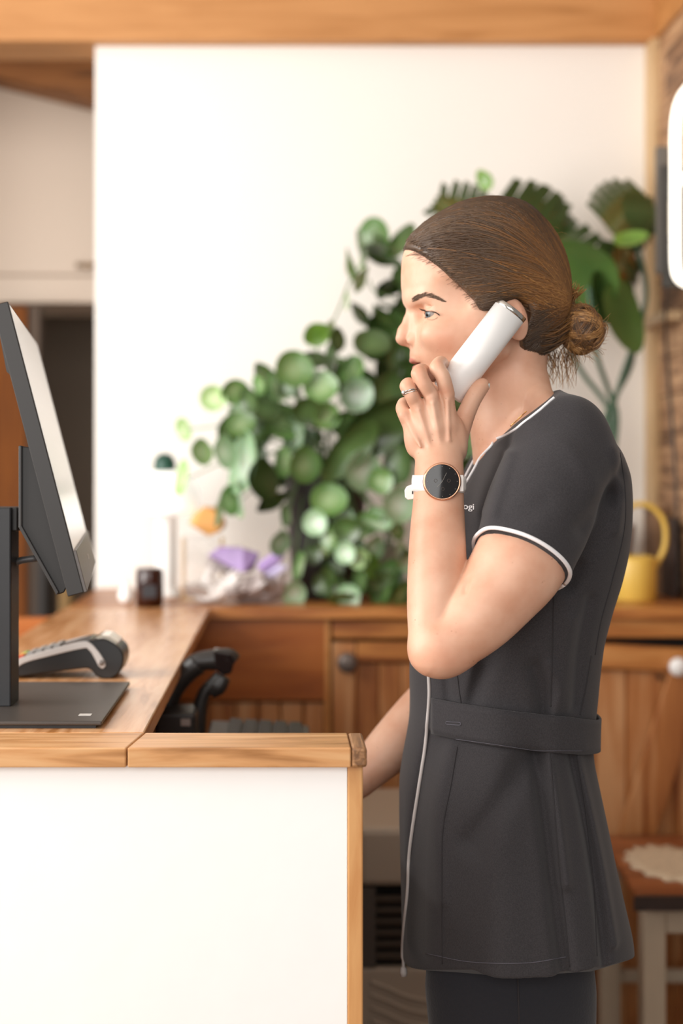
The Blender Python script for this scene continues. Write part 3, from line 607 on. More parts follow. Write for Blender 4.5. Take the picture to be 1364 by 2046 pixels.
# monstera behind her head
mp_ = thing('monstera', (AX(1190, 3.5), 3.5, ZT), 'large dark split-leaf plant arching behind her head by the right corner', 'potted plant')
MB().lathe(ORG[mp_], [(0, 0), (.07, 0), (.09, .15), (.092, .17), (.084, .17), (.08, .15), (0, .15)], 32).build('pot', mat('terracotta_brown', '#7a4f33', .7), mp_, True)
M_ms = mat('monstera_stem', '#3f5a44', .5)
for pts in [[(1195, 1050), (1215, 860), (1240, 760), (1290, 600), (1270, 480)], [(1190, 1050), (1225, 850), (1160, 740), (1110, 640), (1040, 500), (1010, 420)],
            [(1200, 1050), (1232, 850), (1215, 780), (1190, 700), (1175, 560)], [(1195, 1050), (1205, 850), (1260, 730), (1262, 640)], [(1180, 1050), (1100, 880), (960, 700), (900, 560), (930, 440)]]:
    MB().tube(crom([at(x, y, 3.45 if y > 700 else 3.40) for x, y in pts], 26), .0062, 8).build('stem', M_ms, mp_, True)
for (px, py, D, r1, tone, kind, rot, tx, tz) in [
    (1005, 452, 3.42, 125, 'd', 'split', -22, .55, .1), (1120, 520, 3.40, 120, 'k', 'split', -50, .25, .2), (1145, 560, 3.42, 100, 'k', 'split', -62, .2, .3),
    (945, 445, 3.44, 80, 'd', 'split', 150, .5, 0), (1235, 445, 3.46, 95, 'd', 'split', 50, -.3, .4), (1245, 520, 3.50, 85, 'd', 'split', 240, .2, .5), (1262, 425, 3.48, 60, 'd', 'split', 5, -.2, .3), (1060, 420, 3.45, 70, 'd', 'split', -30, .3, 0)]:
    leaf(mp_, px, py, D, r1, r1 * .8, tone, kind, rot, tx, tz)
leaf(mp_, 1237, 625, 3.36, 44, 66, 'f', 'pointed', 185 + 15)
leaf(mp_, 970, 362, 3.40, 20, 16, 'g', 'pointed', 120)
leaf(mp_, 1255, 480, 3.38, 30, 18, 'g', 'pointed', 10); leaf(mp_, 1250, 540, 3.38, 16, 36, 'k', 'pointed', 20)
leaf(mp_, 1172, 540, 3.37, 82, 50, 'f', 'pointed', -60, .3, .2); leaf(mp_, 1190, 590, 3.36, 50, 30, 'f', 'pointed', -70, .3, .2)
# ------------------------------------------------------------------ implicit modelling (person)
def smin(a, b, k):
    h = np.maximum(k - np.abs(a - b), 0) / k
    return np.minimum(a, b) - h * h * k * .25
class Field:
    def __init__(s, xs, ys, zs):
        s.x, s.y, s.z = [np.asarray(v, np.float32) for v in (xs, ys, zs)]
        s.F = np.full((len(xs), len(ys), len(zs)), .05, np.float32)
    def sl(s, lo, hi):
        out = []
        for c, l, h in zip((s.x, s.y, s.z), lo, hi):
            out.append(slice(int(np.searchsorted(c, l)), int(np.searchsorted(c, h))))
        return tuple(out)
    def grid(s, sl): return s.x[sl[0]][:, None, None], s.y[sl[1]][None, :, None], s.z[sl[2]][None, None, :]
    def op(s, p, k=.004, mode='u'):
        fn, lo, hi = p; m = k + .006
        sl = s.sl([v - m for v in lo], [v + m for v in hi])
        if any(q.stop <= q.start for q in sl): return s
        d = fn(*s.grid(sl)).astype(np.float32); a = s.F[sl]
        if mode == 'u': s.F[sl] = smin(a, d, k)
        else: s.F[sl] = -smin(-a, d, k)
        return s
    def sample(s, P):
        P = np.atleast_2d(P); idx = []; fr = []
        for c, q in zip((s.x, s.y, s.z), P.T):
            i = np.clip(np.searchsorted(c, q) - 1, 0, len(c) - 2); idx.append(i); fr.append(np.clip((q - c[i]) / (c[i + 1] - c[i]), 0, 1))
        r = 0
        for a in (0, 1):
            for b in (0, 1):
                for c in (0, 1):
                    r = r + (fr[0] if a else 1 - fr[0]) * (fr[1] if b else 1 - fr[1]) * (fr[2] if c else 1 - fr[2]) * s.F[idx[0] + a, idx[1] + b, idx[2] + c]
        return r
def ell(c, r, R=None):
    c = Vector(c); m = max(r) if R is not None else None
    lo = [c[i] - (m or r[i]) for i in range(3)]; hi = [c[i] + (m or r[i]) for i in range(3)]
    Ri = np.array(R.transposed() if R is not None else Matrix.Identity(3))
    def fn(X, Y, Z):
        x, y, z = X - c.x, Y - c.y, Z - c.z
        a = (Ri[0, 0] * x + Ri[0, 1] * y + Ri[0, 2] * z) / r[0]; b = (Ri[1, 0] * x + Ri[1, 1] * y + Ri[1, 2] * z) / r[1]; d = (Ri[2, 0] * x + Ri[2, 1] * y + Ri[2, 2] * z) / r[2]
        k0 = np.sqrt(a * a + b * b + d * d) + 1e-6; k1 = np.sqrt((a / r[0]) ** 2 + (b / r[1]) ** 2 + (d / r[2]) ** 2) + 1e-6
        return k0 * (k0 - 1) / k1
    return fn, lo, hi
def cap(a, b, ra, rb, fy=1.0):         # tapered capsule; fy<1 flattens it along depth
    a = Vector(a); b = Vector(b); ba = b - a; L2 = max(ba.length_squared, 1e-9); m = max(ra, rb)
    def fn(X, Y, Z):
        x, y, z = X - a.x, Y - a.y, Z - a.z
        t = np.clip((x * ba.x + y * ba.y + z * ba.z) / L2, 0, 1)
        return np.sqrt((x - t * ba.x) ** 2 + ((y - t * ba.y) / fy) ** 2 + (z - t * ba.z) ** 2) - (ra + t * (rb - ra))
    return fn, [min(a[i], b[i]) - m for i in range(3)], [max(a[i], b[i]) + m for i in range(3)]
def chain(f, pts, k=.004, n=None, fy=1.0):     # pts: (x,y,z,r) smooth tube
    Q = crom(pts, n or (len(pts) - 1) * 4 + 1)
    for p, q in zip(Q[:-1], Q[1:]): f.op(cap(p[:3], q[:3], p[3], q[3], fy), k)
def pxr(lst): return [(*at(x, y, D), r * D / F_) for x, y, D, r in lst]
class Loft:                            # stacked horizontal sections: z, x front, x back, half width, centre y
    def __init__(s, rows, D, yc=None, n=2.1):
        rows = sorted([(AZ(py, D), AX(a, D), AX(b, D), w, ) for py, a, b, w in rows])
        zz = np.linspace(rows[0][0], rows[-1][0], 260); T = np.array(rows)
        s.zz = zz; s.a, s.b, s.w = [np.interp(zz, T[:, 0], T[:, i]) for i in (1, 2, 3)]
        ker = np.hanning(15); ker /= ker.sum()
        for nm in 'abw':
            v = getattr(s, nm); setattr(s, nm, np.convolve(np.pad(v, 7, 'edge'), ker, 'valid'))
        s.D = yc if yc else D; s.n = n; s.lo = [s.a.min(), s.D - s.w.max(), zz[0]]; s.hi = [s.b.max(), s.D + s.w.max(), zz[-1]]
    def __call__(s, X, Y, Z):
        a, b, w = [np.interp(Z, s.zz, v).astype(np.float32) for v in (s.a, s.b, s.w)]
        c = (a + b) / 2; h = np.maximum((b - a) / 2, .004)
        r = (np.abs((X - c) / h) ** s.n + np.abs((Y - s.D) / w) ** s.n) ** (1 / s.n)
        d = (r - 1) * np.minimum(h, w) * .5 + (r - 1) * np.sqrt(h * w) * .5
        over = np.maximum(Z - s.zz[-1], s.zz[0] - Z)
        return np.where(over > 0, np.sqrt(np.maximum(d, 0) ** 2 + over ** 2), np.maximum(d, over))
    def prim(s, off=0): return (lambda X, Y, Z: s(X, Y, Z) + off), s.lo, s.hi
def nets(f):                           # naive surface nets on a rectilinear grid
    F = f.F; ins = F < 0
    c = np.zeros(tuple(n - 1 for n in F.shape), np.uint8)
    for a in (0, 1):
        for b in (0, 1):
            for d in (0, 1):
                c += ins[a:F.shape[0] - 1 + a, b:F.shape[1] - 1 + b, d:F.shape[2] - 1 + d]
    act = (c > 0) & (c < 8); ix = np.argwhere(act); N = len(ix)
    vid = np.full(c.shape, -1, np.int32); vid[act] = np.arange(N)
    cv = np.empty((N, 8), np.float32); off = [(i, j, k) for i in (0, 1) for j in (0, 1) for k in (0, 1)]
    for q, o in enumerate(off): cv[:, q] = F[ix[:, 0] + o[0], ix[:, 1] + o[1], ix[:, 2] + o[2]]
    acc = np.zeros((N, 3), np.float32); cnt = np.zeros(N, np.float32)
    for p in range(8):
        for q in range(p + 1, 8):
            dd = [off[q][i] - off[p][i] for i in range(3)]
            if sum(abs(v) for v in dd) != 1: continue
            m = (cv[:, p] < 0) != (cv[:, q] < 0); t = np.where(m, cv[:, p] / (cv[:, p] - cv[:, q] + 1e-12), 0)
            for i in range(3): acc[:, i] += m * (off[p][i] + t * dd[i])
            cnt += m
    acc /= cnt[:, None]; V = np.empty((N, 3), np.float32)
    for i, cc in enumerate((f.x, f.y, f.z)):
        V[:, i] = cc[ix[:, i]] + acc[:, i] * (cc[ix[:, i] + 1] - cc[ix[:, i]])
    faces = []
    for ax in range(3):
        s0 = [slice(1, -1)] * 3; s0[ax] = slice(0, -1); s1 = list(s0); s1[ax] = slice(1, None)
        A = ins[tuple(s0)]; B = ins[tuple(s1)]; e = np.argwhere(A != B)
        if not len(e): continue
        flip = A[tuple(e.T)]; base = e.copy()
        for i in range(3):
            if i != ax: base[:, i] += 1
        u, v = [i for i in range(3) if i != ax]
        def g(du, dv):
            q = base.copy(); q[:, u] -= du; q[:, v] -= dv; return vid[q[:, 0], q[:, 1], q[:, 2]]
        Q = np.stack([g(0, 0), g(1, 0), g(1, 1), g(0, 1)], 1)
        if ax == 1: flip = ~flip
        Q[~flip] = Q[~flip][:, ::-1]; faces.append(Q)
    Q = np.concatenate(faces); Q = Q[(Q >= 0).all(1)]
    return V, Q
def relax(V, Q, it=2, lam=.5):
    for _ in range(it):
        S = np.zeros_like(V); n = np.zeros(len(V), np.float32)
        for a, b in ((0, 1), (1, 2), (2, 3), (3, 0)):
            for i in range(3):
                S[:, i] += np.bincount(Q[:, a], V[Q[:, b], i], len(V)) + np.bincount(Q[:, b], V[Q[:, a], i], len(V))
            n += np.bincount(Q[:, a], minlength=len(V)) + np.bincount(Q[:, b], minlength=len(V))
        V = V + lam * (S / np.maximum(n, 1)[:, None] - V)
    return V
def mesh_np(name, V, Q, m, parent, smooth=True, attrs=None, org=None):
    org = Vector(org) if org is not None else ORG[parent]; me = bpy.data.meshes.new(name)
    V2 = (V - np.array(org)).astype(np.float32); k = Q.shape[1]
    me.vertices.add(len(V2)); me.vertices.foreach_set('co', V2.ravel())
    me.loops.add(Q.size); me.loops.foreach_set('vertex_index', Q.astype(np.int32).ravel())
    me.polygons.add(len(Q)); me.polygons.foreach_set('loop_start', np.arange(0, Q.size, k, dtype=np.int32))
    me.update(calc_edges=True)
    if smooth: me.polygons.foreach_set('use_smooth', [True] * len(Q))
    for an, av in (attrs or {}).items(): me.attributes.new(an, 'FLOAT', 'POINT').data.foreach_set('value', av.astype(np.float32))
    me.materials.append(m); o = bpy.data.objects.new(name, me); place(o, parent, org); return o
def bvh(V, Q): return BVHTree.FromPolygons([tuple(v) for v in V.tolist()], Q.tolist())
EYE = Vector((0, 0, H))
def hit(tree, px, py, off=0.0):
    d = at(px, py, 1.0) - EYE; d.normalize(); r = tree.ray_cast(EYE, d)
    if r[0] is None: return None
    n = r[1] if r[1].dot(d) < 0 else -r[1]
    return r[0] + n * off
def hits(tree, pts, n, off=0.0):
    out = [hit(tree, q[0], q[1], off) for q in crom(pts, n)]; return [p for p in out if p is not None]
HD = 1.84
def seg2(X, Z, a, b):                  # 2-D distance to a segment
    bx, bz = b[0] - a[0], b[1] - a[1]; t = np.clip(((X - a[0]) * bx + (Z - a[1]) * bz) / (bx * bx + bz * bz + 1e-12), 0, 1)
    return np.sqrt((X - a[0] - t * bx) ** 2 + (Z - a[1] - t * bz) ** 2)
def poly2(X, Z, P):                    # signed 2-D polygon distance (negative inside)
    d = None; s = np.zeros(np.broadcast(X, Z).shape, bool); n = len(P)
    for i in range(n):
        a, b = P[i], P[(i + 1) % n]; q = seg2(X, Z, a, b); d = q if d is None else np.minimum(d, q)
        c = ((a[1] > Z) != (b[1] > Z)) & (X < (b[0] - a[0]) * (Z - a[1]) / (b[1] - a[1] + 1e-12) + a[0]); s ^= c
    return np.where(s, -d, d)
# ---- face and skull
woman = thing('person', (AX(1010, HD), HD, 0), 'woman in charcoal belted tunic holding a white phone to her ear behind the counter', 'person')
def rng(a, b, s): return np.arange(a, b, s)
xs = rng(.125, .455, .0011); ys = rng(1.585, 2.03, .0012)
zs = np.concatenate([rng(1.07, 1.36, .0018), rng(1.36, 1.71, .0010)])
B = Field(xs, ys, zs)
def hp3(px, py, s=0.0): 
    p = at(px, py, HD - abs(s)); return Vector((p.x, HD - s, p.z))      # s metres towards the camera side
B.op(ell(hp3(958, 560), (AX(958 + 147, HD) - AX(958, HD), .073, .0915)), .01)
face = Loft([(472, 832, 1085, .060), (500, 808, 1088, .066), (520, 803, 1090, .068), (550, 802.5, 1090, .069), (575, 803, 1088, .068), (590, 806, 1086, .067), (605, 812, 1085, .066), (620, 818, 1084, .066),
             (640, 822, 1080, .0665), (660, 823, 1075, .0665), (680, 822, 1068, .065), (700, 819, 1050, .061), (712, 818, 1035, .058), (722, 822, 1020, .056), (732, 829, 1010, .054), (742, 832, 1000, .051),
             (752, 836, 990, .048), (764, 838, 975, .043), (776, 840, 955, .037), (786, 847, 930, .029), (796, 862, 905, .018)], HD, n=2.0)
B.op(face.prim(), .012)
ms = [(-1, 1), (1, 1)]
for s in (-1, 1):
    B.op(cap(hp3(1000, 700, s * .054), hp3(865, 770, s * .016), .011, .010), .022)
    B.op(ell(hp3(880, 668, s * .046), (.024, .016, .017)), .02)
    B.op(ell(hp3(838, 624, s * .031), (.012, .019, .0105)), .012, 's')
    B.op(ell(hp3(905, 590, s * .066), (.022, .008, .018)), .015, 's')      # temple
    B.op(cap(hp3(822, 596, s * .012), hp3(852, 590, s * .040), .006, .0045), .012)   # brow ridge
    B.op(ell(hp3(868, 627, s * .0315), (.0140, .0150, .0132)), .006); B.op(cap(hp3(851, 613, s * .041), hp3(868, 610.5, s * .046), .0010, .0010), .003, 's'); B.op(cap(hp3(868, 610.5, s * .046), hp3(882, 619, s * .047), .0010, .0007), .003, 's')       # lids over the eyeball
# nose
for a, b in zip([(824, 610, .0055), (817, 640, .0062), (808, 662, .0078)], [(817, 640, .0062), (808, 662, .0078), (803.5, 676, .0086)]):
    B.op(cap(hp3(a[0], a[1]), hp3(b[0], b[1]), a[2], b[2]), .006)
for s in (-1, 1):
    B.op(cap(hp3(838, 618, s * .007), hp3(828, 670, s * .010), .0055, .0065), .008)
    B.op(ell(hp3(829, 680, s * .0130), (.0108, .0068, .0078)), .004)
B.op(cap(hp3(807, 684), hp3(826, 690), .0042, .0048), .004)
for s in (-1, 1): B.op(cap(hp3(812, 690, s * .0068), hp3(823, 687, s * .0085), .0020, .0024), .002, 's')
for s in (-1, 1):
    B.op(cap(hp3(844, 668, s * .0185), hp3(846, 684, s * .0195), .0014, .0014), .004, 's'); B.op(ell(hp3(813.5, 688.5, s * .0105), (.0050, .0032, .0019)), .0015, 's')
# lips and chin
B.op(ell(hp3(829, 720.5), (.0072, .0185, .0047)), .003)
B.op(ell(hp3(835.5, 736), (.0078, .0165, .0052)), .003)
B.op(ell(hp3(833, 728), (.013, .024, .0011)), .0022, 's')
B.op(ell(hp3(834, 746), (.004, .014, .003)), .005, 's')
B.op(ell(hp3(856, 770), (.013, .016, .013)), .012)
for s in (-1, 1): B.op(ell(hp3(859, 728, s * .024), (.003, .002, .003)), .005, 's')
# eye aperture
for s in (-1, 1):
    R = Matrix.Rotation(s * math.radians(-22), 3, 'Z')
    B.op(ell(hp3(861, 629.5, s * .0345), (.0125, .0165, .0046), R), .0010, 's')
# ear
for s in (-1, 1):
    ec = hp3(1030, 638, s * .072); Rr = Matrix.Rotation(math.radians(-12), 3, 'Y')
    B.op(ell(ec, (.0155, .0055, .0265), Rr @ Matrix.Rotation(s * .25, 3, 'Z')), .004)
    B.op(ell(ec + Vector((-.002, -s * .0065, .002)), (.0105, .0055, .0205), Rr @ Matrix.Rotation(s * .25, 3, 'Z')), .003, 's')
# neck
chain(B, [(*hp3(1015, 680), .050), (*hp3(1010, 760), .043), (*hp3(1010, 830), .0405), (*hp3(1020, 880), .044), (*hp3(1045, 930), .055)], .012, 14)
for s in (-1, 1):
    B.op(cap(hp3(1052, 700, s * .040), hp3(975, 905, s * .010), .010, .007), .014)
    B.op(cap(hp3(1060, 782, s * .03), hp3(1112, 850, s * .10), .023, .018), .028)
    B.op(cap(hp3(968, 920, s * .012), hp3(990, 905, s * .05), .006, .004), .012)
torso_rows = [(800, 1035, 1092, .045), (830, 1005, 1140, .095), (860, 985, 1190, .145), (900, 962, 1224, .168), (950, 936, 1244, .172), (1000, 908, 1249, .168), (1060, 884, 1249, .160), (1110, 866, 1243, .155),
    (1160, 850, 1232, .150), (1220, 835, 1213, .146), (1280, 823, 1198, .140), (1340, 819, 1191, .134), (1400, 820, 1186, .130), (1440, 819, 1181, .129), (1480, 812, 1177, .133), (1510, 806, 1178, .139), (1560, 799, 1188, .152),
    (1640, 799, 1204, .168), (1720, 801, 1220, .180), (1790, 803, 1236, .186), (1850, 804, 1250, .190), (1950, 806, 1256, .193)]
torso = Loft(torso_rows, HD, n=2.25)
skin_t = Loft([(py, a + 14, b - 20, w * .90 - .006) for py, a, b, w in torso_rows if py < 1200], HD, n=2.25)
B.op(skin_t.prim(.0), .018)
# raised left arm
ARM = pxr([(1135, 915, 1.705, 74), (1088, 1012, 1.678, 83), (1043, 1114, 1.655, 91), (998, 1179, 1.648, 80), (955, 1231, 1.642, 71), (911, 1271, 1.64, 61), (884, 1284, 1.64, 56)])
chain(B, ARM, .006, 22, .86)
B.op(cap(*[at(*q) for q in ((872, 1298, 1.645), (880, 1302, 1.645))], 47 * 1.64 / F_, 44 * 1.64 / F_, .85), .012)
FA = pxr([(876, 1285, 1.645, 57), (872, 1215, 1.652, 57), (873, 1140, 1.66, 57), (874, 1066, 1.672, 53.5), (876, 1000, 1.685, 48.5), (877, 950, 1.695, 45.5), (879, 925, 1.70, 39), (881, 905, 1.705, 26)])
G = Field(xs, ys, zs[:]); G.F = B.F        # same array, forearm blended with a small radius so the crease stays
Q = crom(FA, 24)
ff = Field(B.x, B.y, B.z); 
for i, (p, q) in enumerate(zip(Q[:-1], Q[1:])):
    t = min(1, i / 20.); fl = .92 - .22 * t
    ff.op(cap(p[:3], q[:3], p[3], q[3], fl), .004)
sl = B.sl([.12, 1.585, 1.08], [.26, 1.8, 1.45])
hgrad = np.clip((1.180 - B.z[sl[2]]) / .05, 0, 1)[None, None, :] * .022 + .003    # wide blend at the elbow, tight above
a_, d_ = B.F[sl], ff.F[sl]; h = np.maximum(hgrad - np.abs(a_ - d_), 0) / hgrad; B.F[sl] = np.minimum(a_, d_) - h * h * hgrad * .25
for a, b in (((931, 1098, 1.6235), (930, 1150, 1.6225)), ((930, 1150, 1.6225), (928, 1180, 1.6195))):
    B.op(cap(at(*a), at(*b), .0035, .0035 if b[1] < 1160 else .0015), .006, 's')
# left hand
Hn = Field(B.x, B.y, B.z)
def P(px, py, D): return at(px, py, D)
def R(px, D=1.70): return px * D / F_
wr = (878, 925, 1.702)
mc = {'index': (893, 786, 1.705), 'middle': (862, 790, 1.700), 'ring': (832, 806, 1.704), 'pinky': (808, 828, 1.714)}
wrs = {'index': (898, 915, 1.705), 'middle': (884, 925, 1.701), 'ring': (868, 925, 1.702), 'pinky': (852, 918, 1.706)}
for k_, (x, y, D) in mc.items():
    w0 = wrs[k_]; mid = ((x + w0[0]) / 2, (y + w0[1]) / 2, (D + w0[2]) / 2 + .001)
    for a, b, ra, rb in ((w0, mid, 19, 16.5), (mid, (x, y, D), 16.5, 14.0)):
        Hn.op(cap(P(*a), P(*b), R(ra), R(rb)), .0065)
Hn.op(ell(P(868, 860, 1.712), (R(52), .0125, R(62))), .008)
Hn.op(ell(P(836, 868, 1.712), (R(22), .012, R(44)), Matrix.Rotation(math.radians(18), 3, 'Y')), .010)
Hn.op(ell(P(918, 880, 1.716), (R(16), .013, R(40)), Matrix.Rotation(math.radians(-6), 3, 'Y')), .010)
Hn.op(cap(P(882, 908, 1.706), P(878, 945, 1.699), R(34), R(44), .70), .014)
for k_ in mc:                                         # knuckles and tendons
    x, y, D = mc[k_]; Hn.op(ell(P(x, y + 2, D - .0055), (R(10), .0045, R(11))), .005)
    w0 = wrs[k_]; t0 = P(x + (w0[0] - x) * .12, y + (w0[1] - y) * .12, D - .0085); t1 = P(x + (w0[0] - x) * .72, y + (w0[1] - y) * .72, 1.6925)
    Hn.op(cap(t0, t1, .0017, .0012), .005)
fing = {'index': [(893, 786, 1.703, 14.5), (884, 752, 1.698, 14.2), (873, 735, 1.702, 14.0), (880, 724, 1.722, 12.5), (886, 730, 1.745, 12), (895, 735, 1.768, 11)],
        'middle': [(860, 788, 1.700, 14.5), (847, 766, 1.694, 14), (837, 746, 1.699, 14.3), (844, 740, 1.720, 13), (854, 750, 1.742, 12.2), (872, 752, 1.762, 11)],
        'ring': [(830, 806, 1.704, 14), (822, 789, 1.698, 13.5), (814, 771, 1.704, 13.8), (820, 768, 1.722, 12.5), (834, 776, 1.742, 12), (855, 786, 1.760, 11)],
        'pinky': [(807, 826, 1.714, 12.5), (803, 815, 1.722, 12), (808, 806, 1.738, 11.5), (822, 812, 1.750, 11), (840, 818, 1.758, 10)]}
for k_, pts in fing.items():
    f_ = Field(B.x, B.y, B.z[:]) if False else None
    Q = crom(pxr(pts), 22)
    for p, q in zip(Q[:-1], Q[1:]): Hn.op(cap(p[:3], q[:3], p[3], q[3]), .0016)
    pip = pts[2]; Hn.op(ell(P(pip[0], pip[1] + 1, pip[2] - .002), (R(pip[3] + .6), .008, R(pip[3] - 1))), .004)
Q = crom(pxr([(903, 905, 1.716, 17), (917, 868, 1.722, 16.5), (929, 832, 1.727, 15.5), (943, 800, 1.729, 14), (955, 780, 1.731, 13), (965, 768, 1.732, 11)]), 22)
for p, q in zip(Q[:-1], Q[1:]): Hn.op(cap(p[:3], q[:3], p[3], q[3]), .005)
slh = B.sl([.12, 1.66, 1.34], [.26, 1.80, 1.50]); kz = np.interp(B.z[slh[2]], [1.372, 1.40], [.008, .0022]).astype(np.float32)[None, None, :]; B.F[slh] = smin(B.F[slh], Hn.F[slh], kz)
slw = B.sl([.12, 1.66, 1.335], [.26, 1.80, 1.385]); 
del ff
# tint map: lips
V, Qd = nets(B); V = relax(V, Qd, 1, .35)
def near(c, r, soft): 
    c = np.array(c); return c
xl = V[:, 0]; yl = V[:, 1]; zl = V[:, 2]
def edist(c, r): return np.sqrt(((xl - c[0]) / r[0]) ** 2 + ((yl - c[1]) / r[1]) ** 2 + ((zl - c[2]) / r[2]) ** 2)
lip = np.maximum(np.clip((1.12 - edist(hp3(827, 721.5), (.0115, .0185, .0042))) / .25, 0, 1), np.clip((1.12 - edist(hp3(833, 736), (.012, .0175, .0062))) / .25, 0, 1))
blush = np.zeros(len(V))
for c, r in ((hp3(885, 680, .062), (.022, .03, .016)), (hp3(812, 684, 0), (.02, .02, .010)), (hp3(843, 681, .014), (.008, .014, .009)), (hp3(1024, 640, .075), (.025, .02, .035)), (P(870, 727, 1.695), (.009, .01, .008)), (P(835, 738, 1.69), (.009, .01, .008)), (P(890, 782, 1.69), (.01, .014, .008)), (P(885, 1320, 1.6), (.03, .04, .02))):
    blush = np.maximum(blush, np.clip(1.2 - edist(c, r), 0, 1))
hand_far = None
# far (right) arm, joined into the same body object
xs2 = rng(.08, .42, .0025); ys2 = rng(1.88, 2.14, .0025); zs2 = rng(.89, 1.42, .0025)
A2 = Field(xs2, ys2, zs2)
def pf(lst): return [(*at(x, y, D), r * D / F_) for x, y, D, r in lst]
chain(A2, pf([(1120, 920, 2.0, 70), (1020, 1130, 2.03, 64), (925, 1330, 2.04, 53), (895, 1385, 2.04, 50)]), .006, 16)
chain(A2, pf([(890, 1380, 2.04, 50), (835, 1440, 2.02, 51), (780, 1495, 2.0, 44), (725, 1548, 1.985, 33), (700, 1565, 1.98, 31)]), .010, 16)
A2.op(ell(at(672, 1578, 1.98), (.030, .036, .013)), .012)
for j, (dy, L) in enumerate(((-.030, .9), (-.011, 1.05), (.009, 1.0), (.028, .8))):
    b0 = at(655, 1576, 1.98) + Vector((0, dy, 0)); b1 = b0 + Vector((-.030 * L, 0, .006)); b2 = b1 + Vector((-.026 * L, 0, -.008))
    A2.op(cap(b0, b1, .0085, .008), .003); A2.op(cap(b1, b2, .008, .007), .003)
A2.op(cap(at(690, 1575, 1.945), at(655, 1590, 1.925), .010, .008), .006)
V3, Q3 = nets(A2)
n0 = len(V); Vb = np.vstack([V, V3]); Qb = np.vstack([Qd, Q3 + n0])
pad = np.zeros(len(V3))
def skin_material():
    m = mat('skin', '#dcae8e', .46, 0, .4, sss=.12); n = m.node_tree.nodes; L = m.node_tree.links; b = n['Principled BSDF']
    b.inputs['Subsurface Scale'].default_value = .004
    tc = n.new('ShaderNodeTexCoord'); nz = n.new('ShaderNodeTexNoise'); nz.inputs['Scale'].default_value = 22; nz.inputs['Detail'].default_value = 4
    L.new(tc.outputs['Object'], nz.inputs['Vector'])
    cr = n.new('ShaderNodeValToRGB'); cr.color_ramp.elements[0].position = .3; cr.color_ramp.elements[0].color = lin('#cd987c'); cr.color_ramp.elements[1].position = .7; cr.color_ramp.elements[1].color = lin('#dfb49a')
    L.new(nz.outputs['Fac'], cr.inputs[0])
    fr = n.new('ShaderNodeTexVoronoi'); fr.inputs['Scale'].default_value = 150; L.new(tc.outputs['Object'], fr.inputs['Vector'])      # freckles
    fz = n.new('ShaderNodeTexNoise'); fz.inputs['Scale'].default_value = 45; L.new(tc.outputs['Object'], fz.inputs['Vector'])
    mr = n.new('ShaderNodeMapRange'); mr.inputs['From Min'].default_value = .10; mr.inputs['From Max'].default_value = .2; mr.inputs['To Min'].default_value = 1; mr.inputs['To Max'].default_value = 0
    L.new(fr.outputs['Distance'], mr.inputs['Value'])
    m2 = n.new('ShaderNodeMapRange'); m2.inputs['From Min'].default_value = .58; m2.inputs['From Max'].default_value = .7; L.new(fz.outputs['Fac'], m2.inputs['Value'])
    mu = n.new('ShaderNodeMath'); mu.operation = 'MULTIPLY'; L.new(mr.outputs[0], mu.inputs[0]); L.new(m2.outputs[0], mu.inputs[1])
    mu2 = n.new('ShaderNodeMath'); mu2.operation = 'MULTIPLY'; mu2.inputs[1].default_value = .5; L.new(mu.outputs[0], mu2.inputs[0])
    def mix(fac, a, c):
        x = n.new('ShaderNodeMix'); x.data_type = 'RGBA'; L.new(fac, x.inputs['Factor']); L.new(a, x.inputs['A']); x.inputs['B'].default_value = lin(c); return x.outputs['Result']
    col = mix(mu2.outputs[0], cr.outputs[0], '#8f5a3c')
    a1 = n.new('ShaderNodeAttribute'); a1.attribute_name = 'blush'; s1 = n.new('ShaderNodeMath'); s1.operation = 'MULTIPLY'; s1.inputs[1].default_value = .28; L.new(a1.outputs['Fac'], s1.inputs[0])
    col = mix(s1.outputs[0], col, '#cf7f62')
    a2 = n.new('ShaderNodeAttribute'); a2.attribute_name = 'lip'; col = mix(a2.outputs['Fac'], col, '#c07a6c')
    L.new(col, b.inputs['Base Color'])
    nb = n.new('ShaderNodeTexNoise'); nb.inputs['Scale'].default_value = 900; L.new(tc.outputs['Object'], nb.inputs['Vector'])
    bp = n.new('ShaderNodeBump'); bp.inputs['Strength'].default_value = .08; bp.inputs['Distance'].default_value = .0005; L.new(nb.outputs['Fac'], bp.inputs['Height']); L.new(bp.outputs['Normal'], b.inputs['Normal'])
    return m
M_skin = skin_material()
body = mesh_np('body', Vb, Qb, M_skin, woman, attrs={'lip': np.concatenate([lip, pad]), 'blush': np.concatenate([blush, pad])})
TB = bvh(V, Qd)
def gtube(name, pts, r, m, parent=woman, n=8, smooth=True): return MB().tube(pts, r, n).build(name, m, parent, smooth)
# eyes
for s in (1, -1):
    c = hp3(868, 628, s * .0315); look = Vector((-1, -.62, -.14)).normalized()
    prof = [(0, -.0118)] + [(.0118 * math.sin(t), -.0118 * math.cos(t)) for t in np.linspace(.2, math.pi - .48, 18)]
    prof += [(.0050, .01085), (.0035, .01145), (.0015, .0119), (0, .012)]
    ey = MB().lathe(c, prof, 32, look).build('eyeball', mat('eye_white', '#9f958e', .3, 0, .3), body, True)
    MB().lathe(c + look * .0108, [(0, .00125), (.0015, .00118), (.0035, .0008), (.0054, .0001)], 28, look).build('iris', mat('iris_grey_blue', '#596163', .2, noise=(400, .5, 0)), body, True)
    MB().lathe(c + look * .0112, [(0, .00105), (.0021, .0009)], 20, look).build('pupil', mat('pupil', '#0a0808', .1), body, True)
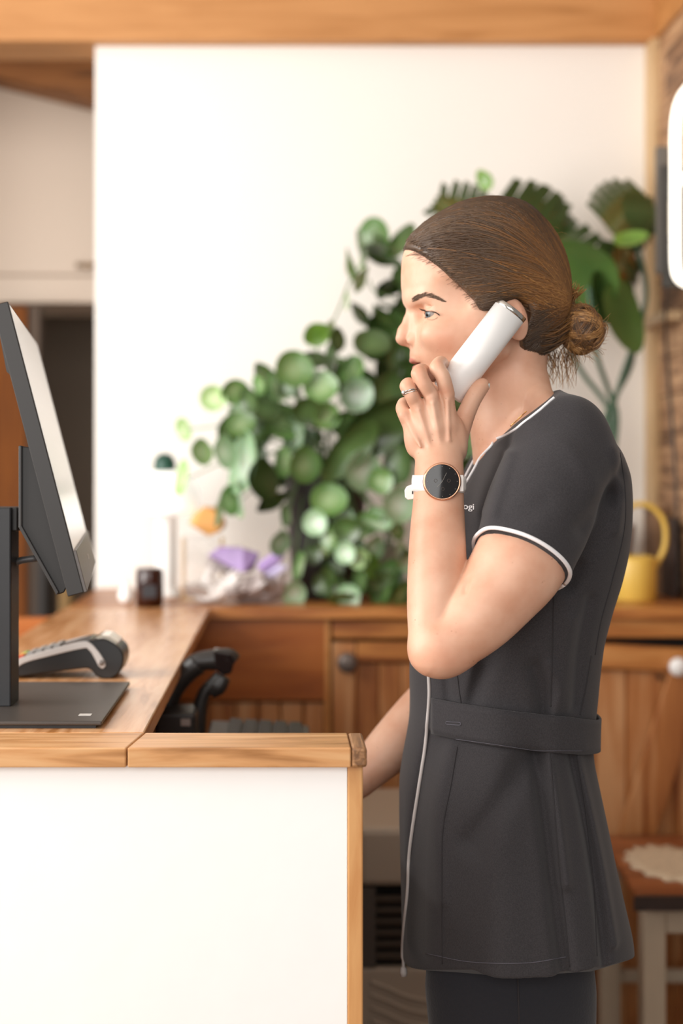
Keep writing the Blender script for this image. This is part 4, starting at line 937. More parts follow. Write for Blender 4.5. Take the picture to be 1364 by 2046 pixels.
# eyebrow hairs (laid on the skin)
M_brow = mat('brow_hair', '#66503f', .75); rr = random.Random(3); mb = MB()
bt = crom([(823, 600), (832, 595), (846, 589.5), (860, 591.5), (872, 596), (884, 601.5)], 30)
def browset(mb, mirror=False):
    for i in range(330):
        u = rr.random(); q = bt[min(29, int(u * 29.99))]; wdt = 6.2 * (1 - u) ** .6 * (.7 + .3 * min(1, u * 6)) + .8
        x = q[0] + rr.uniform(-.8, .8); y = q[1] + rr.uniform(-wdt, wdt) * .8
        ang = math.radians(rr.uniform(-55, -25)) * (1 - u) + math.radians(rr.uniform(0, 20)) * u
        L_ = rr.uniform(5, 8); pts = []
        for t in (0, .5, 1):
            p = hit(TB, x + math.cos(ang) * L_ * t, y + math.sin(ang) * L_ * t * .8, .0003 + .0003 * t)
            if p: pts.append(Vector((p.x, 2 * HD - p.y, p.z)) if mirror else p)
        if len(pts) == 3: mb.tube(pts, [.00028, .00024, .00008], 3, False)
browset(mb); mb.build('eyebrow', M_brow, body, True)
mb = MB(); browset(mb, True); mb.build('eyebrow', M_brow, body, True)
# lashes
M_lash = mat('lash', '#1d1512', .5)
for mir in (False, True):
    mb = MB(); base = crom([(848, 621.5), (852, 622), (858, 622.5), (866, 623.5), (873, 626), (878, 630)], 26)
    for i, q in enumerate(base):
        p = hit(TB, q[0], q[1], .0001)
        if p is None: continue
        u = i / 25; L_ = .0075 * (1 - .5 * u)
        e = p + Vector((-L_ * (1 - .5 * u), -.0022 - .002 * u, L_ * .42)); md = (p + e) / 2 + Vector((0, -.0004, -.0012))
        Z_ = [p, md, e]
        if mir: Z_ = [Vector((v.x, 2 * HD - v.y, v.z)) for v in Z_]
        mb.tube(Z_, [.00045, .00036, .0001], 3, False)
        if i and p0: mb.tube([v if not mir else Vector((v.x, 2 * HD - v.y, v.z)) for v in (p0, p)], .00065, 4, False)
        p0 = p
    low = [hit(TB, q[0], q[1], .0001) for q in crom([(854, 636), (860, 638), (867, 637.5), (874, 634)], 12)]
    for p in low:
        if p is None: continue
        Z_ = [p, p + Vector((-.0012, -.0008, -.0018))]
        if mir: Z_ = [Vector((v.x, 2 * HD - v.y, v.z)) for v in Z_]
        mb.tube(Z_, [.0002, .00006], 3, False)
    mb.build('eyelashes', M_lash, body, True)
# thumb nail
nc = P(971, 770, 1.7235); tdir = (P(971, 760, 1.73) - P(955, 781, 1.731)).normalized()
fc = Vector((.60, -.78, -.1)).normalized(); sd = tdir.cross(fc).normalized(); fc = sd.cross(tdir)
mb = MB(); vs = []; nn = 9
nc = P(966, 774, 1.7315) + fc * .0064
for i in range(nn):
    for j in range(7):
        u = i / (nn - 1) * 2 - 1; v = j / 6 * 2 - 1; wd_ = .0044 * math.sqrt(max(.02, 1 - (abs(u) ** 3.2)))
        vs.append(nc + tdir * u * .0076 + sd * v * wd_ - fc * (.0018 * v * v + .0012 * u * u))
mb.add(vs, [(i * 7 + j, i * 7 + j + 1, (i + 1) * 7 + j + 1, (i + 1) * 7 + j) for i in range(nn - 1) for j in range(6)])
nl = mb.build('thumb_nail', mat('nail_polish', '#d8dcd6', .12, coat=.6), body, True); sd_ = nl.modifiers.new('s', 'SOLIDIFY'); sd_.thickness = .0006
# ------------------------------------------------------------------ hair
M_hair = mat('hair', '#4a2f1e', .38, 0, .5)
def hair_mat():
    n = M_hair.node_tree.nodes; L = M_hair.node_tree.links; b = n['Principled BSDF']
    a = n.new('ShaderNodeAttribute'); a.attribute_name = 'tone'
    cr = n.new('ShaderNodeValToRGB'); e = cr.color_ramp.elements
    e[0].position = 0; e[0].color = lin('#33231a'); e[1].position = 1; e[1].color = lin('#d3a26c')
    for p_, c_ in ((.3, '#54402f'), (.55, '#80562f'), (.8, '#aa7a44')): x = e.new(p_); x.color = lin(c_)
    L.new(a.outputs['Fac'], cr.inputs[0]); L.new(cr.outputs[0], b.inputs['Base Color'])
    b.inputs['Anisotropic'].default_value = .5
hair_mat()
xs3 = rng(.14, .44, .0016); ys3 = rng(1.74, 1.94, .0016); zs3 = rng(1.46, 1.71, .0016)
HF = Field(xs3, ys3, zs3)
hl = Loft([(399, 965, 992, .012), (402, 940, 1020, .030), (408, 915, 1045, .043), (424, 885, 1068, .057), (448, 845, 1092, .069), (477, 814, 1112, .0755), (499, 803, 1122, .0775), (525, 797, 1131, .079), (558, 796, 1136, .080), (590, 800, 1138, .0805), (620, 820, 1135, .080), (650, 860, 1120, .0765), (680, 900, 1105, .069), (705, 960, 1092, .056), (722, 1010, 1080, .035)], HD, n=2.1)
HF.op(hl.prim(), .004)
hpoly = [(780, 380), (794, 486), (803, 501), (829, 508), (861, 525), (896, 552), (922, 574), (944, 598), (958, 621), (985, 622), (1004, 604), (1030, 596), (1052, 604), (1058, 630), (1050, 652), (1041, 672), (1040, 690), (1052, 708), (1078, 726), (1200, 740), (1250, 380)]
PZ = [(AX(x, np.interp(x, [803, 880], [1.84, 1.775])), AZ(y, np.interp(x, [803, 880], [1.84, 1.775]))) for x, y in hpoly]
X, Y, Z = HF.grid((slice(None),) * 3); pd = poly2(X, Z, PZ)

HF.F = -smin(-HF.F, -pd.astype(np.float32), .008)
# strand grooves that follow the combed direction
VH, QH = nets(HF); VH = relax(VH, QH, 2)
TH = bvh(VH, QH)
tone0 = np.full(len(VH), .28) 
hair = mesh_np('hair', VH, QH, M_hair, woman, attrs={'tone': tone0})
HC = hp3(965, 585); BR = hp3(1130, 622)
def outward(d, off):
    d = d.normalized(); r = TH.ray_cast(HC + d * .3, -d, .3)
    if r[0] is None: return None
    return r[0] + d * off
def tubes_np(paths, rads, tones, nseg=3):      # many strands in one array mesh
    Vs, Qs, Ts = [], [], []; base = 0
    for P_, r_, t_ in zip(paths, rads, tones):
        P_ = np.asarray(P_, float); m = len(P_); T = np.gradient(P_, axis=0); T /= np.linalg.norm(T, axis=1)[:, None] + 1e-9
        up_ = np.array([0.2, .9, .3]); U = np.cross(T, up_); U /= np.linalg.norm(U, axis=1)[:, None] + 1e-9; W = np.cross(T, U)
        rr_ = r_ * np.clip(np.minimum(np.linspace(.4, 8, m), np.linspace(5, .3, m)), 0, 1)
        for k in range(nseg):
            a = 2 * math.pi * k / nseg; Vs.append(P_ + (U * math.cos(a) + W * math.sin(a)) * rr_[:, None])
        i = np.arange(m - 1)
        for k in range(nseg):
            k2 = (k + 1) % nseg; Qs.append(base + np.stack([k * m + i, k2 * m + i, k2 * m + i + 1, k * m + i + 1], 1))
        tt = np.asarray(t_) if np.ndim(t_) else np.full(m, t_); Ts += [tt] * nseg; base += nseg * m
    return np.vstack(Vs), np.vstack(Qs), np.concatenate(Ts)
rr = random.Random(9); paths, rads, tones = [], [], []
hline = crom([(803, 503), (829, 510), (861, 527), (896, 554), (922, 576), (944, 600), (957, 621)], 60)     # side hairline
nape = crom([(1054, 618), (1053, 640), (1045, 665), (1041, 688), (1056, 708), (1076, 722)], 30)
for side in (1, -1):
    N_ = 2300 if side == 1 else 700
    for i in range(N_):
        kind = rr.random()
        if kind < .16:                       # behind the ear and the nape
            u = rr.random(); q = nape[int(u * 29)]; st_ = hit(TH, q[0] + rr.uniform(0, 10), q[1] + rr.uniform(-5, 5)) or hp3(q[0], q[1], .05)
            if side == -1: st_ = Vector((st_.x, 2 * HD - st_.y, st_.z))
            lift = 0
        elif kind < .55:                       # starts on the side hairline
            u = rr.random(); q = hline[int(u * 59)]; sx, sy = q[0] + rr.uniform(0, 9), q[1] - rr.uniform(0, 8); s = .03 + .045 * min(1, u * 1.8)
            if side == 1: st_ = hit(TH, sx, sy)
            else: st_ = None
            if st_ is None: st_ = hp3(sx, sy, side * s)
            lift = .25 + .5 * (1 - u)
        else:                                # starts at the parting on top
            u = .05 + .95 * rr.random() ** .8; sx = 806 + 190 * u; sy = 500 - 100 * math.sin(min(1, u * 1.02) * math.pi / 2) ** .8
            st_ = hp3(sx, sy, side * rr.uniform(.0, .03)); lift = .35
        d0 = (st_ - HC).normalized(); end = BR + Vector((rr.uniform(-.006, .006), -side * rr.uniform(0, .022), rr.uniform(-.022, .018)))
        d1 = (end - HC).normalized(); ang = d0.angle(d1); up_b = Vector((0, -side * .5, -.05)) if kind < .16 else Vector((0, -side * .55, .35 + .4 * lift)) if kind < .55 else Vector((0, -side * .9, .15))
        pts = []; M_ = 18; off0 = rr.uniform(.0, .0012)
        for j in range(M_ + 1):
            t = j / M_
            d = (d0 * math.sin((1 - t) * ang) + d1 * math.sin(t * ang)) / max(.05, math.sin(ang)) if ang > .05 else d0
            d = d + up_b * (.38 * math.sin(math.pi * t) ** 1.2)
            p = outward(d, off0 + .0004 * math.sin(t * 5 + i) ** 2)
            if p is not None: pts.append(tuple(p))
        if len(pts) < 10: continue
        b_ = .24 + .08 * math.sin(st_.x * 160 + st_.z * 230) + .06 * math.sin(st_.x * 520 + st_.z * 410) + rr.gauss(0, .035); m = len(pts); tt = np.linspace(0, 1, m)
        paths.append(pts); rads.append(rr.uniform(.0005, .0012)); tones.append(np.clip(b_ + .62 * np.clip(tt - .25, 0, 1) ** 1.0 + (.10 if rr.random() < .08 else 0), 0, 1))
# hair behind the ear and at the nape sweeping up to the bun
for i in range(420):
    u = rr.random(); sx, sy = 1042 + 30 * u + rr.uniform(0, 12), 655 + 60 * u + rr.uniform(-8, 6)
    for side in ((1,) if rr.random() < .7 else (-1,)):
        a = hit(TH, sx, sy) or hp3(sx, sy, .05)
        if side == -1: a = Vector((a.x, 2 * HD - a.y, a.z))
        e = BR + Vector((rr.uniform(-.004, .01), -side * rr.uniform(0, .02), rr.uniform(-.03, 0)))
        md = (a + e) / 2 + Vector((.0, -side * .010, -.006)); P_ = crom([a, md, e], 9)
        paths.append([tuple(p) for p in P_]); rads.append(rr.uniform(.0003, .0008)); tones.append(np.clip(np.linspace(.22, .6, 9) + rr.gauss(0, .1), 0, 1))
Vs, Qs, Ts = tubes_np(paths, rads, tones); mesh_np('hair_strands', Vs, Qs, M_hair, hair, attrs={'tone': Ts})['kind'] = 'stuff'
# ---- bun: coiled locks
bc = hp3(1160, 658, .004); paths, rads, tones = [], [], []
bb = Field(rng(bc.x - .045, bc.x + .045, .002), rng(bc.y - .045, bc.y + .045, .002), rng(bc.z - .05, bc.z + .05, .002))
bb.op(ell(bc, (.0235, .026, .030)), .002); bb.op(cap(BR + Vector((-.004, 0, 0)), bc, .016, .020), .006)
Vq, Qq = nets(bb); bun = mesh_np('hair_bun', Vq, Qq, M_hair, hair, attrs={'tone': np.full(len(Vq), .42)})
for i in range(900):
    g = i % 9; ra = random.Random(g * 77)
    axn = Vector((ra.gauss(0, .6), 1.0 * ra.choice((-1, 1)), ra.gauss(0, .6))).normalized(); u_ = axn.orthogonal().normalized(); v_ = axn.cross(u_)
    R0 = ra.uniform(.014, .023); hh = ra.uniform(-.010, .012); ph = rr.uniform(0, 6.28); span = rr.uniform(1.6, 4.2); sp = rr.gauss(0, .0028); sr = rr.gauss(0, .0022)
    P_ = []
    for j in range(16):
        a = ph + span * j / 15; r0 = R0 + sr; p = bc + (u_ * math.cos(a) * r0 + v_ * math.sin(a) * r0 * 1.15) + axn * (hh + sp + .003 * math.sin(a * 2 + g))
        dd = p - bc; l = Vector((dd.x / .0255, dd.y / .028, dd.z / .032)).length
        if l < 1: dd = dd / max(l, .3); 
        P_.append(tuple(bc + dd * (1.0 + .02 * math.sin(g + j))))
    paths.append(P_); rads.append(rr.uniform(.00035, .00085)); tones.append(np.clip(.62 + .22 * math.sin(g * 2.1) + rr.gauss(0, .12), .1, 1))
# tuft sticking up, loops wrapped at the root, loose wisps
for i in range(70):
    b0 = hp3(1140 + rr.uniform(-6, 8), 604 + rr.uniform(-8, 8), rr.uniform(-.012, .02)); a = math.radians(rr.uniform(30, 100)); L_ = rr.uniform(12, 40)
    e = hp3(1140 + math.cos(a) * L_ + rr.uniform(-4, 8), 600 - math.sin(a) * L_, rr.uniform(-.02, .03)); md = (b0 + e) / 2 + Vector((rr.uniform(-.004, .006), 0, .003))
    paths.append([tuple(p) for p in crom([b0, md, e], 9)]); rads.append(rr.uniform(.00025, .0006)); tones.append(np.clip(np.linspace(.55, .9, 9) + rr.gauss(0, .08), 0, 1))
for i in range(160):
    a = rr.uniform(0, 2 * math.pi); b0 = bc + Vector((math.cos(a) * .022, rr.uniform(-.02, .02), math.sin(a) * .028)); L_ = rr.uniform(.006, .02)
    e = b0 + Vector((math.cos(a + rr.uniform(.2, 1.2)) * L_, rr.uniform(-.006, .006), math.sin(a + rr.uniform(.2, 1.2)) * L_ - .004))
    paths.append([tuple(p) for p in crom([b0, (b0 + e) / 2 + Vector((rr.uniform(-.004, .004), 0, rr.uniform(-.004, .004))), e], 7)]); rads.append(rr.uniform(.00015, .0004)); tones.append(rr.uniform(.5, .95))
for i in range(130):
    b0 = hp3(rr.uniform(1068, 1150), rr.uniform(690, 706), rr.uniform(-.03, .035)); dx = rr.uniform(-12, 26); L_ = rr.uniform(15, 78)
    cu = rr.uniform(-12, 12); e = hp3(min(1150, (1068 + (b0.x - AX(1068, HD)) * F_ / HD) + dx), 700 + L_, rr.uniform(-.03, .03)); md = (b0 + e) / 2 + Vector((cu * .0006, 0, 0))
    paths.append([tuple(p) for p in crom([b0, md, e], 9)]); rads.append(rr.uniform(.0002, .0005)); tones.append(np.clip(np.linspace(.45, .85, 9) + rr.gauss(0, .1), 0, 1))
for i in range(9):                       # flyaways on the crown and temple
    x0 = rr.uniform(900, 1120); y0 = 402 + 90 * ((x0 - 985) / 150) ** 2; b0 = hp3(x0, y0 + 6, 0); e = hp3(x0 + rr.uniform(15, 30), y0 + rr.uniform(-2, 14), .004)
    paths.append([tuple(p) for p in crom([b0, (b0 + e) / 2 + Vector((0, 0, .003)), e], 7)]); rads.append(.00015); tones.append(.7)
for i in range(75):                      # baby hairs at the temple
    iq = rr.randrange(4, 60); q = hline[iq]; p0 = hit(TH, q[0] + rr.uniform(12, 30), q[1] + rr.uniform(-8, 2), .0008); p1 = hit(TB, q[0] + rr.uniform(-9, 0), q[1] + rr.uniform(0, 8 + iq * .1), .0004)
    if p1 and p0: paths.append([tuple(p) for p in crom([p1, (p0 + p1) / 2 + Vector((0, -.0016, 0)), p0], 7)]); rads.append(rr.uniform(.00012, .00025)); tones.append(rr.uniform(.2, .4))
Vs, Qs, Ts = tubes_np(paths, rads, tones); mesh_np('bun_strands', Vs, Qs, M_hair, hair, attrs={'tone': Ts})['kind'] = 'stuff'
# ------------------------------------------------------------------ tunic
xs4 = rng(.125, .47, .0016); ys4 = rng(1.575, 2.12, .0018); zs4 = rng(.705, 1.455, .0017)
T = Field(xs4, ys4, zs4)
T.op(torso.prim(), .004)
def shz(): pass
SL = pxr([(1138, 900, 1.705, 86), (1092, 1003, 1.680, 98), (1042, 1108, 1.655, 94), (1010, 1160, 1.648, 95)])
chain(T, SL, .02, 10, .90)
chain(T, [(p[0], 2 * HD - p[1] + .02, p[2], p[3]) for p in pxr([(1130, 905, 1.705, 84), (1088, 1010, 1.69, 86), (1045, 1110, 1.67, 86)])], .03, 8)
for s in (-1, 1): T.op(cap(hp3(1075, 803, s * .045), hp3(1135, 850, s * .125), .024, .034), .03); T.op(cap(hp3(1040, 850, s * .075), hp3(1085, 862, s * .12), .020, .030), .03)
# cloth relief: (pixel polyline on the near side, half width px, height m)
rel = [([(1062, 1000), (1000, 1040), (960, 1062)], 22, -.0015), ([(985, 900), (960, 960), (945, 1030), (938, 1090)], 11, -.005), ([(1010, 905), (985, 970), (965, 1020)], 12, .003),
       ([(1140, 1050), (1190, 1000), (1235, 950)], 22, -.006), ([(1135, 1165), (1180, 1080), (1225, 990)], 20, -.008), ([(1165, 1110), (1210, 1020)], 16, .004), ([(1215, 900), (1238, 980), (1236, 1060)], 14, .003),
       ([(1070, 1335), (1085, 1380), (1090, 1430)], 16, -.006), ([(1100, 1330), (1120, 1380), (1110, 1430)], 12, .003), ([(1000, 1280), (970, 1340), (945, 1400)], 20, -.004), ([(945, 1330), (935, 1400)], 14, .003),
       ([(1070, 1500), (1010, 1580), (940, 1680)], 24, -.007), ([(1100, 1505), (1110, 1600), (1120, 1750)], 14, .005), ([(1075, 1510), (1085, 1620), (1100, 1800), (1115, 1930)], 16, -.008), ([(1150, 1510), (1172, 1640), (1190, 1800), (1200, 1930)], 12, -.006),
       ([(1000, 1510), (985, 1700), (985, 1930)], 50, .006), ([(880, 1500), (850, 1600), (840, 1750), (835, 1930)], 16, -.009), ([(905, 1500), (880, 1620), (880, 1800)], 14, .003), ([(1160, 1500), (1200, 1700), (1225, 1880)], 12, .004),
       ([(1060, 860), (1120, 900), (1165, 980)], 20, .002), ([(1180, 1200), (1165, 1300), (1160, 1420)], 14, -.004), ([(1140, 1240), (1130, 1330), (1135, 1420)], 16, .003), ([(900, 1360), (905, 1420)], 10, -.003), ([(870, 1485), (853, 1590), (838, 1690), (832, 1760)], 8, -.006)]
zi = slice(None)
X = T.x[:, None]; Zg = T.z[None, :]; disp = np.zeros((len(T.x), len(T.z)), np.float32); Dn = 1.70
for pts, wd_, amp in rel:
    PP = [(AX(x, Dn), AZ(y, Dn)) for x, y in crom(pts, 8)]; d = None
    for a, b in zip(PP[:-1], PP[1:]):
        q = seg2(X, Zg, a, b); d = q if d is None else np.minimum(d, q)
    s_ = wd_ * Dn / F_; disp += amp * np.exp(-(d / s_) ** 2)
fade = np.clip((1.80 - T.y) / .06, 0, 1)[None, :, None]
T.F -= disp[:, None, :] * fade * 1.35
fadeb = np.clip((T.y - 1.86) / .06, 0, 1)[None, :, None]; T.F -= disp[:, None, :] * fadeb * .6
# sleeve hem cut
P0 = at(1033, 1116, 1.655); ch = (at(1117, 1162, 1.655) - at(949, 1070, 1.655)).normalized(); upv = Vector((-.55, 0, -.83))
nearp = P0 + Vector((.40, 0, .90)) * .026 + Vector((0, -.052, 0)); nn_ = ch.cross(nearp - P0).normalized()
if nn_.dot(Vector((-.5, 0, -.8))) < 0: nn_ = -nn_
X, Y, Z = T.grid((slice(None),) * 3)
hp_ = (X - P0.x) * nn_.x + (Y - P0.y) * nn_.y + (Z - P0.z) * nn_.z
loc = np.sqrt((X - P0.x) ** 2 + (Y - P0.y) ** 2 + (Z - P0.z) ** 2)
inside_t = torso(X, Y, Z)
cut = np.minimum(hp_, inside_t - .009)         # beyond the hem and outside the torso
sel = np.where((Y < 1.76), cut, -1.0)
T.F = np.maximum(T.F, np.where(sel > 0, np.minimum(sel, .01), -1).astype(np.float32))
# far sleeve cut
P0f = at(1045, 1115, 2.03); nf = Vector((-.5, 0, -.86)).normalized(); cf = (X - P0f.x) * nf.x + (Z - P0f.z) * nf.z
T.F = np.maximum(T.F, np.where((Y > 1.93) & (cf > 0) & (inside_t > .001), .01, -1).astype(np.float32))
# hem: slightly arched bottom edge
hz = np.interp(T.x, [AX(800, HD), AX(850, HD), AX(940, HD), AX(1050, HD), AX(1145, HD), AX(1230, HD), AX(1256, HD)], [AZ(1918, HD), AZ(1925, HD), AZ(1936, HD), AZ(1936, HD), AZ(1926, HD), AZ(1900, HD), AZ(1890, HD)]) 
hz = hz[:, None] + .055 * np.clip((np.abs(T.y - HD)) / .17, 0, 1)[None, :] ** 1.5
T.F = np.maximum(T.F, (hz[:, :, None] - Z))
# V neck
vp = [(1104, 784), (1085, 798), (1064, 814), (1024, 847), (987, 883), (962, 915), (943, 949), (922, 992), (880, 1010), (860, 700), (1108, 700)]
PV = [(AX(x, 1.80), AZ(y, 1.80)) for x, y in vp]
pv = poly2(X, Z, PV); wv = np.interp(T.z, [AZ(1000, 1.8), AZ(950, 1.8), AZ(880, 1.8), AZ(830, 1.8), AZ(780, 1.8)], [.02, .06, .12, .16, .16])[None, None, :]
T.F = np.maximum(T.F, -np.maximum(pv, np.abs(Y - HD) - wv))
VT, QT = nets(T); VT = relax(VT, QT, 2, .5)
TT = bvh(VT, QT)
M_cl = mat('charcoal_fabric', '#3d3a3c', .85, 0, .2, sheen=.12)
def fabric():
    n = M_cl.node_tree.nodes; L = M_cl.node_tree.links; b = n['Principled BSDF']; tc = n.new('ShaderNodeTexCoord')
    out = []
    for sc_ in ((1500, 1500, 420), (420, 1500, 1700)):
        mp = n.new('ShaderNodeMapping'); mp.inputs['Scale'].default_value = sc_; nz = n.new('ShaderNodeTexNoise'); nz.inputs['Scale'].default_value = 1; nz.inputs['Detail'].default_value = 2
        L.new(tc.outputs['Object'], mp.inputs['Vector']); L.new(mp.outputs[0], nz.inputs['Vector']); out.append(nz.outputs['Fac'])
    ad = n.new('ShaderNodeMath'); ad.operation = 'ADD'; L.new(out[0], ad.inputs[0]); L.new(out[1], ad.inputs[1])
    cr = n.new('ShaderNodeValToRGB'); cr.color_ramp.elements[0].position = .7; cr.color_ramp.elements[1].position = 1.3 if False else 1.0
    mr = n.new('ShaderNodeMapRange'); mr.inputs['From Min'].default_value = .6; mr.inputs['From Max'].default_value = 1.4; L.new(ad.outputs[0], mr.inputs['Value'])
    cr.color_ramp.elements[0].position = .2; cr.color_ramp.elements[0].color = lin('#302e30'); cr.color_ramp.elements[1].position = .8; cr.color_ramp.elements[1].color = lin('#3d3a3c')
    L.new(mr.outputs[0], cr.inputs[0]); L.new(cr.outputs[0], b.inputs['Base Color'])
    bp = n.new('ShaderNodeBump'); bp.inputs['Strength'].default_value = .15; bp.inputs['Distance'].default_value = .0003; L.new(ad.outputs[0], bp.inputs['Height']); L.new(bp.outputs['Normal'], b.inputs['Normal'])
fabric()
tunic = mesh_np('tunic', VT, QT, M_cl, woman)
M_pipe = mat('white_piping', '#eeebec', .5); M_seam = mat('seam_thread', '#2a2729', .9); M_st = mat('stitching', '#55525a', .8); M_gp = mat('grey_piping', '#bdb6b3', .5)
def on(name, pts, n, r, m, off=.0004, parent=tunic, k=6, tree=None):
    h_ = hits(tree or TT, pts, n, off)
    out = [h_[0]]
    for p in h_[1:]:
        if (p - out[-1]).length < .03: out.append(p)
    if len(out) > 2: return gtube(name, out, r, m, parent, k)
# sleeve hem piping: full loop found by marching outwards in the cutting plane
v2 = nn_.cross(ch).normalized(); loop = []; tA = P0 - nn_ * .0022
for i in range(72):
    a = 2 * math.pi * i / 72; d = ch * math.cos(a) + v2 * math.sin(a); ts = np.linspace(.02, .085, 130)
    f_ = T.sample(np.array([tuple(tA + d * t) for t in ts])); j = np.argmax(f_ > 0); t = ts[j] if f_[j] > 0 else .06; loop.append(t)
lp_ = np.array(loop); lp_ = np.minimum(lp_, .068)
for _ in range(4): lp_ = (np.roll(lp_, 1) + 2 * lp_ + np.roll(lp_, -1)) / 4
L_ = [tA + (ch * math.cos(2 * math.pi * i / 72) + v2 * math.sin(2 * math.pi * i / 72)) * (lp_[i % 72] - .0006) + nn_ * .0016 for i in range(73)]
gtube('sleeve_piping', L_, .0024, M_pipe, tunic, 8)
nkp = []
for q in crom([(1100, 786), (1085, 798), (1064, 814), (1024, 847), (987, 883), (962, 915), (943, 949), (928, 980)], 60):
    best = None
    for o_ in np.arange(24 if q[1] < 872 else 9, -14, -.6):
        p = hit(TT, q[0] + .6 * o_, q[1] + .8 * o_, .0010)
        if p is None or (best is not None and abs(p.y - best.y) > (.0035 if q[1] < 872 else .006)): break
        best = p
    if best is not None: nkp.append(best)
nkp = sorted(nkp, key=lambda p: -p.z); A_ = np.array([tuple(p) for p in nkp])
keep_ = [0]
for i in range(1, len(A_)):
    if A_[i, 0] < A_[keep_[-1], 0] - .0008 and A_[keep_[-1], 2] - A_[i, 2] > .0006: keep_.append(i)
A_ = crom(A_[keep_][::2], 60)
for _ in range(4): A_[1:-1] = (A_[:-2] + 2 * A_[1:-1] + A_[2:]) / 4
gtube('neck_piping', [Vector(p) for p in A_], .0017, M_pipe, tunic, 8)
gtube('neck_piping', [Vector((p[0], 2 * HD - p[1], p[2])) for p in A_], .0017, M_pipe, tunic, 8)
fpp = []; lastD = 1.74
for q in crom([(857, 1340), (858, 1400), (848, 1500), (833, 1600), (819, 1700), (815, 1780), (808, 1850), (805, 1895), (806, 1936)], 70):
    p = hit(TT, q[0], q[1], .001)
    if p is None or p.y > 1.86 or abs(p.y - lastD) > .03: p = at(q[0], q[1], lastD)
    lastD = p.y; fpp.append(p)
gtube('front_piping', fpp, .0021, M_gp, tunic, 8)
for pts in ([(1106, 1190), (1103, 1300), (1100, 1412)], [(1098, 1505), (1108, 1620), (1118, 1740), (1130, 1850), (1138, 1932)], [(913, 1345), (917, 1380), (921, 1408)], [(913, 1492), (900, 1570), (884, 1660), (883, 1780), (884, 1926)],
            [(1180, 1310), (1170, 1370), (1158, 1428)], [(1152, 1508), (1170, 1620), (1184, 1760), (1192, 1910)],
            [(1238, 905), (1248, 980), (1246, 1060), (1222, 1160), (1200, 1240), (1188, 1308)]):
    on('seam', pts, 50, .0009, M_seam, .0)
on('hem_stitching', [(850, 1905), (940, 1922), (1050, 1924), (1130, 1912)], 60, .0005, M_st, .0002)
on('sleeve_stitching', [(955, 1046), (985, 1020), (1020, 1017), (1060, 1024), (1100, 1040)], 40, .0005, M_st, .0002)
for x, y in ((878, 1440), (900, 1443)): pass
pu = fpp[-1] + Vector((0, 0, .006))
MB().lathe(pu + Vector((0, 0, -.010)), [(0, -.006), (.004, -.005), (.005, 0), (.004, .005), (.002, .007), (0, .008)], 14).build('piping_end', M_gp, tunic, True)
# back cape edge of the tunic (loose flap running down the back)
flap = hits(TT, [(1210, 862), (1236, 915), (1248, 985), (1247, 1060), (1232, 1150), (1210, 1230), (1192, 1305)], 40, .0015)
# lettering on the chest
h0 = hit(TT, 925, 1013); 
if h0 is not None:
    cu = bpy.data.curves.new('chest_lettering', 'FONT'); cu.body = 'logi'; cu.size = .0175; cu.extrude = .0003; cu.align_x = 'LEFT'
    to = bpy.data.objects.new('tmp', cu); COL.objects.link(to); dg = bpy.context.evaluated_depsgraph_get(); me = bpy.data.meshes.new_from_object(to.evaluated_get(dg)); bpy.data.objects.remove(to)
    Vt = np.array([v.co[:] for v in me.vertices]); wtx = Vt[:, 0].max()
    for v in me.vertices:
        px = 921.5 + v.co.x / wtx * 26; py = 1017 - v.co.y / .0175 * 17 + (v.co.x / wtx) * 1.5
        p = hit(TT, px, py, .0004 + (.0004 if v.co.z > 0 else 0)); v.co = (p if p else at(px, py, 1.7)) - ORG[tunic]
    me.materials.append(M_pipe); o = bpy.data.objects.new('chest_lettering', me); place(o, tunic, None)
# belt: closed band marched from the tunic surface
def belt():
    C0 = Vector((AX(1000, HD), HD, 0)); rows = 7; n = 120; vs = []; idx = []
    for i in range(n):
        a = 2 * math.pi * i / n; d = np.array([math.cos(a), -math.sin(a), 0])
        hh = []
        for (k) in range(rows):
            t = k / (rows - 1); px_guess = 1000 + 190 * math.cos(a)
            zt_ = np.interp(px_guess, [810, 870, 950, 1090, 1183], [AZ(1396, 1.75), AZ(1403, 1.72), AZ(1412, 1.71), AZ(1432, 1.72), AZ(1437, 1.80)]); zb_ = np.interp(px_guess, [810, 870, 960, 1070, 1130, 1183], [AZ(1470, 1.75), AZ(1475, 1.72), AZ(1487, 1.71), AZ(1502, 1.72), AZ(1505, 1.75), AZ(1500, 1.8)])
            z_ = zb_ + (zt_ - zb_) * t; ts = np.linspace(.06, .22, 240)
            pts = np.array([C0.x, C0.y, z_]) + d[None] * ts[:, None]; f_ = T.sample(pts); j = int(np.argmax(f_ > 0)); hh.append((ts[j], z_))
        r_ = max(h[0] for h in hh); vs.append([(C0.x + d[0] * (.35 * h[0] + .65 * r_ + .0035), C0.y + d[1] * (.35 * h[0] + .65 * r_ + .0035), h[1]) for h in hh])
    A_ = np.array(vs)
    for _ in range(3): A_ = (np.roll(A_, 1, 0) + 2 * A_ + np.roll(A_, -1, 0)) / 4
    return A_
BA = belt(); keep = [i for i in range(120) if not (BA[i, 3, 0] < AX(868, 1.71))]
mb = MB(); st0 = None
ord_ = sorted(range(120), key=lambda i: ((i - 60) % 120)); ord_ = [i for i in ord_ if i in set(keep)]
flat = [tuple(BA[i, k]) for i in ord_ for k in range(7)]
mb.add(flat, [(q * 7 + k, q * 7 + k + 1, (q + 1) * 7 + k + 1, (q + 1) * 7 + k) for q in range(len(ord_) - 1) for k in range(6)])
bl = mb.build('belt', M_cl, woman, True); m_ = bl.modifiers.new('s', 'SOLIDIFY'); m_.thickness = .003; m_.offset = 1
